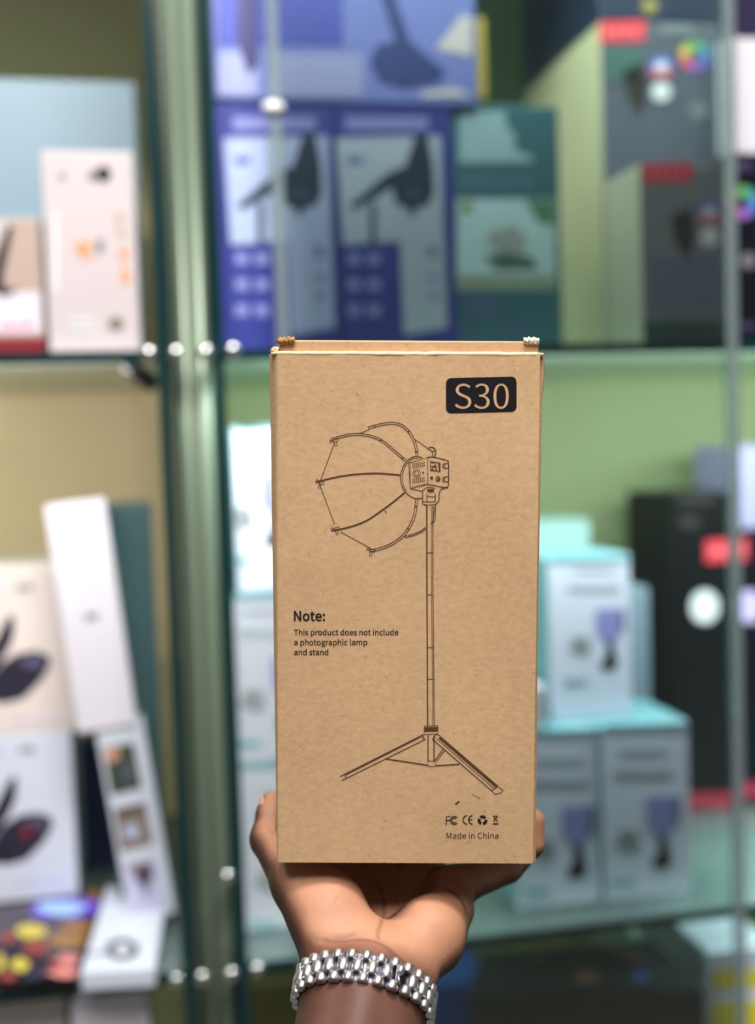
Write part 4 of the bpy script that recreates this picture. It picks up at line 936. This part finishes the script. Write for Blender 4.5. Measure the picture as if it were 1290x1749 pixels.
cone(palm, (-20, -207, 541), (-39, -181, 568), 13.5, 11.5, 7.0)   # thumb metacarpal
MC = [((-22, -195, 602), 11.0), ((-1, -194.5, 608), 11.0), ((19, -192.5, 604), 10.5), ((37, -190.5, 592), 10.5)]
for p, r in MC: cone(palm, (6, -208, 570), p, 10, r, 6.0)
cone(palm, MC[0][0], MC[1][0], 10.5, 10.5, 5); cone(palm, MC[1][0], MC[2][0], 10.5, 10, 5); cone(palm, MC[2][0], MC[3][0], 10, 9.5, 5)
# two wrist tendons
for du in (0.5,): cone(palm, RC+VX*19.5+WX*du, RC+AX*55+VX*22.0+WX*du, 6.0, 6.0, 7.0, 8.0)
fingers = new_field()
_b0, _bn = W2H(BL), nrm(W2H(EYE+UZ))
_by = nrm(W2H(EYE+UY))
def under(x, z, r):
    """centre of a finger of radius r that carries the underside of the box at x, z"""
    y = _b0[1] - (_bn[0]*(x-_b0[0]) + _bn[2]*(z-_b0[2]))/_bn[1]
    return (x, y-r+0.8, z)
FING = [
    [(MC[0][0], 10.5), (under(-17, 630, 9.6), 9.4), ((-18, -150, 638.5), 8.2), ((-19, -131, 636), 7.0)],
    [(MC[1][0], 10.5), (under(8, 638, 9.4), 9.4), ((9, -146, 639), 8.3), ((9, -124, 636), 7.0)],
    [(MC[2][0], 10.2), (under(37, 636, 9.4), 9.4), ((40, -150, 638.5), 8.2), ((41, -130, 636), 6.8)],
    [(MC[3][0], 9.6), ((66, -181.0, 598), 8.4), ((78.0, -170.0, 600), 7.4), ((79.6, -158.5, 601), 6.3)],
]
for ch in FING: fingers = smin(fingers, chain(None, ch, 0), 1.2)
THUMB = [((-39, -181, 568), 11.5), ((-55.0, -167.0, 598), 9.8), ((-54.2, -156.0, 605), 8.2), ((-53.8, -151.5, 607), 7.0)]
thumb = chain(None, THUMB, 0, 3.0)
field = smin(palm, fingers, 5.0); del fingers
field = smin(field, thumb, 5.0); del thumb, palm
# flesh is pressed flat where it carries the box
o_h = W2H(L2W(BW/2, BD/2, BH/2)); ex_, ey_, ez_ = [nrm(W2H(EYE+v)) for v in (UX, UY, UZ)]
sl, X, Y, Z = sub((-68, -175, 530), (96, -116, 662))
def loc(e): return (X-o_h[0])*e[0]+(Y-o_h[1])*e[1]+(Z-o_h[2])*e[2]
bx = np.maximum(np.maximum(np.abs(loc(ex_)+1.0)-(BW*500+3.2), np.abs(loc(ey_))-BD*500-0.2), np.abs(loc(ez_))-BH*500-0.2)
field[sl] = np.maximum(field[sl], -bx)
def surface_nets(f):
    s = f < 0
    c = np.zeros(tuple(n-1 for n in f.shape), np.uint8)
    for dx in (0, 1):
        for dy in (0, 1):
            for dz in (0, 1):
                c += s[dx:dx+c.shape[0], dy:dy+c.shape[1], dz:dz+c.shape[2]]
    act = (c > 0) & (c < 8)
    I = np.argwhere(act); idx = np.full(act.shape, -1, np.int32); idx[act] = np.arange(len(I))
    acc = np.zeros((len(I), 3)); cnt = np.zeros(len(I))
    cor = [(a, b, d) for a in (0, 1) for b in (0, 1) for d in (0, 1)]
    for p in cor:
        for ax in range(3):
            if p[ax]: continue
            q = list(p); q[ax] = 1
            va = f[I[:, 0]+p[0], I[:, 1]+p[1], I[:, 2]+p[2]]; vb = f[I[:, 0]+q[0], I[:, 1]+q[1], I[:, 2]+q[2]]
            m = (va < 0) != (vb < 0)
            t = np.where(m, va/np.where(m, va-vb, 1), 0)
            pos = np.tile(np.array(p, float), (len(I), 1)); pos[:, ax] = t
            acc[m] += pos[m]; cnt[m] += 1
    V = (I + acc/cnt[:, None])*H + LO
    F = []
    for ax in range(3):
        o1, o2 = [a for a in range(3) if a != ax]
        slA = [slice(None)]*3; slB = [slice(None)]*3
        slA[ax] = slice(0, -1); slB[ax] = slice(1, None)
        ch = s[tuple(slA)] != s[tuple(slB)]
        E = np.argwhere(ch)
        ok = (E[:, o1] > 0) & (E[:, o2] > 0) & (E[:, o1] < f.shape[o1]-1) & (E[:, o2] < f.shape[o2]-1)
        E = E[ok]
        qs = []
        for d1, d2 in ((1, 1), (0, 1), (0, 0), (1, 0)):
            e = E.copy(); e[:, o1] -= d1; e[:, o2] -= d2
            qs.append(idx[e[:, 0], e[:, 1], e[:, 2]])
        q = np.stack(qs, 1)
        inside = s[E[:, 0], E[:, 1], E[:, 2]]
        flip = inside if ax != 1 else ~inside
        q[~flip] = q[~flip][:, ::-1]
        F.append(q)
    F = np.concatenate(F); F = F[(F >= 0).all(1)]
    return V, F
V, F = surface_nets(field)
# relax the voxel steps
def vsmooth(V, F, it):
    for k in range(it):
        a = np.zeros_like(V); n = np.zeros(len(V))
        for i, j in ((0, 1), (1, 2), (2, 3), (3, 0)):
            for p, q in ((i, j), (j, i)):
                np.add.at(a, F[:, p], V[F[:, q]]); np.add.at(n, F[:, p], 1)
        V = V + (a/np.maximum(n, 1)[:, None]-V)*(0.5 if k % 2 == 0 else -0.52)
    return V
V = vsmooth(V, F, 6)
def vnormals(V, F):
    n = np.cross(V[F[:, 2]]-V[F[:, 0]], V[F[:, 3]]-V[F[:, 1]]); o = np.zeros_like(V)
    for k in range(4): np.add.at(o, F[:, k], n)
    return o/np.maximum(np.linalg.norm(o, axis=1), 1e-9)[:, None]
Nn = vnormals(V, F)
# skin creases: grooves along lines on the palm
CREASES = [([(640, 1497), (650, 1520), (656, 1545), (654, 1570), (646, 1592), (650, 1612)], 0.75, 3.2),
    ([(656, 1560), (648, 1600), (640, 1625)], 0.35, 3.0),
    ([(540, 1606), (580, 1606), (620, 1603), (655, 1612), (690, 1640), (712, 1666), (730, 1690)], 0.8, 3.4),
    ([(560, 1600), (590, 1598), (615, 1588)], 0.5, 6.0), ([(640, 1605), (668, 1626), (690, 1650)], 0.4, 3.0),
    ([(752, 1512), (776, 1524), (792, 1540), (800, 1560), (803, 1572)], 0.9, 2.8), ([(810, 1514), (817, 1530), (819, 1548)], 0.8, 2.8),
    ([(672, 1522), (676, 1534), (682, 1544)], 0.8, 2.4), ([(690, 1520), (700, 1530), (716, 1532)], 0.7, 2.4),
    ([(530, 1486), (512, 1508)], 0.4, 2.2), ([(552, 1524), (545, 1540)], 0.45, 2.0), ([(580, 1530), (568, 1548)], 0.35, 2.0), ([(604, 1565), (612, 1560)], 0.4, 2.0), ([(505, 1488), (496, 1500)], 0.3, 2.0),
    ([(457, 1402), (470, 1402)], 0.5, 2.2), ([(456, 1409), (464, 1420), (474, 1428)], 0.5, 2.6)]
ppx = CX+FPX*V[:, 0]/V[:, 2]; ppy = CY-FPX*V[:, 1]/V[:, 2]
facing = np.clip(-(Nn*(V/np.linalg.norm(V, axis=1)[:, None])).sum(1)*4, 0, 1)
dep, crs = np.zeros(len(V)), np.zeros(len(V))
for pts, dd, w in CREASES:
    s = np.array(smooth(pts, 5)); best = np.full(len(V), 1e9)
    for a, b in zip(s, s[1:]):
        d = b-a; t = np.clip(((ppx-a[0])*d[0]+(ppy-a[1])*d[1])/max(d.dot(d), 1e-9), 0, 1)
        best = np.minimum(best, np.hypot(ppx-a[0]-t*d[0], ppy-a[1]-t*d[1]))
    tend = np.minimum(np.hypot(ppx-s[0][0], ppy-s[0][1]), np.hypot(ppx-s[-1][0], ppy-s[-1][1]))
    taper = np.clip(tend/14.0, 0.25, 1)
    g = np.exp(-(best/w)**2)*facing*taper
    dep = np.maximum(dep, g*dd); crs = np.maximum(crs, np.exp(-(best/(w*0.8))**2)*facing*taper*min(1, dd*1.1))
V = V - Nn*dep[:, None]
# paler skin of the palm, darker skin of the back of the hand and the arm
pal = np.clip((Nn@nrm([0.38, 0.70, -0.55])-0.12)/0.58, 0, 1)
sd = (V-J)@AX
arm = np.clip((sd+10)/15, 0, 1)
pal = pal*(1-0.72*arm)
me = bpy.data.meshes.new('hand')
me.from_pydata([tuple(H2W(p)) for p in V], [], [tuple(int(i) for i in q) for q in F])
me.update()
for p in me.polygons: p.use_smooth = True
for nm, val in (('palm_skin', pal), ('crease', crs)):
    at = me.attributes.new(nm, 'FLOAT', 'POINT'); at.data.foreach_set('value', val.astype(np.float32))
sk = bpy.data.materials.new('skin'); sk.use_nodes = True
nt = sk.node_tree; N, L = nt.nodes, nt.links; p_ = N['Principled BSDF']
a1 = N.new('ShaderNodeAttribute'); a1.attribute_name = 'palm_skin'; a2 = N.new('ShaderNodeAttribute'); a2.attribute_name = 'crease'
tc = N.new('ShaderNodeTexCoord'); nz = N.new('ShaderNodeTexNoise'); nz.inputs['Scale'].default_value = 70; nz.inputs['Detail'].default_value = 5
L.new(tc.outputs['Object'], nz.inputs['Vector'])
ma = N.new('ShaderNodeMath'); ma.operation = 'MULTIPLY_ADD'; ma.inputs[1].default_value = 0.35; ma.inputs[2].default_value = -0.175
L.new(nz.outputs['Fac'], ma.inputs[0])
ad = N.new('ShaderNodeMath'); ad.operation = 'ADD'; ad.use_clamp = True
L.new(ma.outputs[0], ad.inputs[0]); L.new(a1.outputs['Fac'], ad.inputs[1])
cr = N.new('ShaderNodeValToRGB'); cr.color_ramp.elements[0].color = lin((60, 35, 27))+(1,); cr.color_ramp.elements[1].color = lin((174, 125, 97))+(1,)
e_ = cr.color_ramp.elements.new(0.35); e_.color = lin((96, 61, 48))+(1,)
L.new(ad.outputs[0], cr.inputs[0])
mx = N.new('ShaderNodeMix'); mx.data_type = 'RGBA'; mx.inputs['B'].default_value = lin((74, 36, 26))+(1,)
m2 = N.new('ShaderNodeMath'); m2.operation = 'MULTIPLY'; m2.inputs[1].default_value = 0.55
L.new(a2.outputs['Fac'], m2.inputs[0]); L.new(m2.outputs[0], mx.inputs['Factor']); L.new(cr.outputs[0], mx.inputs['A']); L.new(mx.outputs['Result'], p_.inputs['Base Color'])
p_.inputs['Roughness'].default_value = 0.6; p_.inputs['Specular IOR Level'].default_value = 0.4
p_.inputs['Subsurface Weight'].default_value = 0.12; p_.inputs['Subsurface Radius'].default_value = (1.0, 0.4, 0.25); p_.inputs['Subsurface Scale'].default_value = 0.003
n5 = N.new('ShaderNodeTexNoise'); n5.inputs['Scale'].default_value = 900; n5.inputs['Detail'].default_value = 3
L.new(tc.outputs['Object'], n5.inputs['Vector'])
bp = N.new('ShaderNodeBump'); bp.inputs['Strength'].default_value = 0.25; bp.inputs['Distance'].default_value = 0.0004
L.new(n5.outputs['Fac'], bp.inputs['Height']); L.new(bp.outputs['Normal'], p_.inputs['Normal'])
me.materials.append(sk)
hand = link(bpy.data.objects.new('hand', me))
tag(hand, 'raised left hand, palm up with bent wrist, carrying the kraft box from below', 'hand')
NAIL = mat('fingernail', (206, 160, 142), 0.3)
def nail(tip, prev, outward, w, l):
    ax = nrm(np.array(tip, float)-np.array(prev, float)); ou = nrm(outward); ou = nrm(ou-ax*ou.dot(ax)); si = np.cross(ax, ou)
    bm = bmesh.new()
    bmesh.ops.create_uvsphere(bm, u_segments=16, v_segments=10, radius=1.0)
    for v in bm.verts:
        c = v.co
        q = np.array(tip)+ou*w[2] + ax*(l*c.x-l*0.25) + si*(w[0]*c.y) + ou*(0.9*c.z - 1.6*c.y*c.y)
        v.co = H2W(q)
    bm_obj('fingernail', bm, NAIL, hand, True)
for ch, ou in zip(FING, ((0, 0, 1), (0, 0, 1), (0, 0, 1), (0.7, 0.1, 0.8))):
    nail(ch[3][0], ch[2][0], ou, (4.6, 0, ch[3][1]-0.3), 5.5)
nail(THUMB[3][0], THUMB[1][0], (-0.85, 0.1, -0.1), (5.6, 0, 7.2), 6.5)

# ------------------------------------------------------------------ watch bracelet round the wrist
SIL = mat('brushed_steel', (206, 202, 206), 0.36, 1.0, vary=0.05, scale=600)
SILD = mat('dark_steel', (70, 70, 82), 0.35, 1.0)
RU, RV = 30.4, 28.0
wr = empty('watch_bracelet', H2W(RC))
tag(wr, 'silver metal watch bracelet of rounded links round the wrist', 'bracelet')
# stations at equal spacing along the oval
tt = np.linspace(0, 2*np.pi, 2001); ex2 = np.stack([RU*np.cos(tt), RV*np.sin(tt)], 1)
cum = np.concatenate([[0], np.cumsum(np.linalg.norm(np.diff(ex2, axis=0), axis=1))])
NL = 28
def station(s):
    t = np.interp((s % 1.0)*cum[-1], cum, tt)
    c = RC + WX*RU*np.cos(t) + VX*RV*np.sin(t)
    n = nrm(WX*np.cos(t)/RU + VX*np.sin(t)/RV)
    return c, n, np.cross(AX, n)
def link_mesh(name, rad, ln):
    """one link: a rounded bar, flatter inside, along x"""
    bm = bmesh.new(); seg = 18; rings = []
    for x, k in ((-ln/2, 0.9), (-ln/2+0.22, 1.0), (ln/2-0.22, 1.0), (ln/2, 0.9)):
        rings.append([bm.verts.new((x, rad*k*math.cos(2*math.pi*i/seg), max(rad*k*math.sin(2*math.pi*i/seg), -rad*0.45))) for i in range(seg)])
    for a, b in zip(rings, rings[1:]):
        for i in range(seg): bm.faces.new((a[i], a[(i+1) % seg], b[(i+1) % seg], b[i]))
    bm.faces.new(rings[0]); bm.faces.new(rings[-1])
    bmesh.ops.recalc_face_normals(bm, faces=bm.faces[:])
    for v in bm.verts: v.co *= 0.001
    me = bpy.data.meshes.new(name); bm.to_mesh(me); bm.free(); me.materials.append(SIL)
    for p in me.polygons: p.use_smooth = p.area > 1.2e-6*ln/7 and len(p.vertices) == 4
    return me
ctr_me, out_me = link_mesh('centre_link', 2.7, 6.0), link_mesh('outer_link', 2.55, 4.0)
def place(name, me, s, along):
    c, n, tng = station(s)
    o = bpy.data.objects.new(name, me)
    v = lambda q: RT*float(q[0])+UP*float(q[1])+FW*float(q[2])
    M = Matrix((v(AX), v(tng), v(n))).transposed().to_4x4()
    if M.determinant() < 0: M = Matrix((v(AX), v(-tng), v(n))).transposed().to_4x4()
    M.translation = H2W(c+AX*along)
    COL.objects.link(o); o.parent = wr
    o.matrix_parent_inverse = Matrix.Translation(H2W(RC)).inverted()
    o.matrix_world = M
    return o
CL = 0.17                              # where the folding clasp sits
for i in range(NL):
    sc, so = (i+0.5)/NL, i/NL
    if abs(sc-CL) > 0.022: place('centre_link', ctr_me, sc, 0.0)
    for side in (-1, 1): place('outer_link', out_me, so, side*5.05)
bm = bmesh.new(); rr_ = []
for i in range(96):
    c, n, tng = station(i/96)
    rr_.append([bm.verts.new(H2W(c+AX*a+n*b)) for a, b in ((-6.2, -1.3), (6.2, -1.3), (6.2, -0.2), (-6.2, -0.2))])
for i in range(96):
    a, b = rr_[i], rr_[(i+1) % 96]
    for k in range(4): bm.faces.new((a[k], a[(k+1) % 4], b[(k+1) % 4], b[k]))
bm_obj('inner_band', bm, SILD, wr)
c, n, tng = station(CL)
bm = bmesh.new()
hw = lambda q: H2W(q)-H2W(np.zeros(3))
add_hexa(bm, H2W(c-AX*4.5-tng*1.6+n*0.4), hw(AX*9.0), hw(tng*3.2), hw(n*1.8), 0.0004)
cl = bm_obj('clasp', bm, SILD, wr)
bm = bmesh.new()
add_tube(bm, [H2W(c-AX*3.6+n*2.9), H2W(c-AX*2.4+n*3.3), H2W(c-AX*0.6+n*3.1), H2W(c+AX*0.6+n*2.4)], [0.0011, 0.0017, 0.0015, 0.0008], 12)
bm_obj('clasp_emblem', bm, SIL, cl, True)
bm = bmesh.new()
add_tube(bm, [H2W(c+AX*0.5+n*2.5-tng*0.6), H2W(c+AX*4.4+n*2.2+tng*0.8)], 0.00045, 8)
bm_obj('clasp_pin', bm, SIL, cl, True)
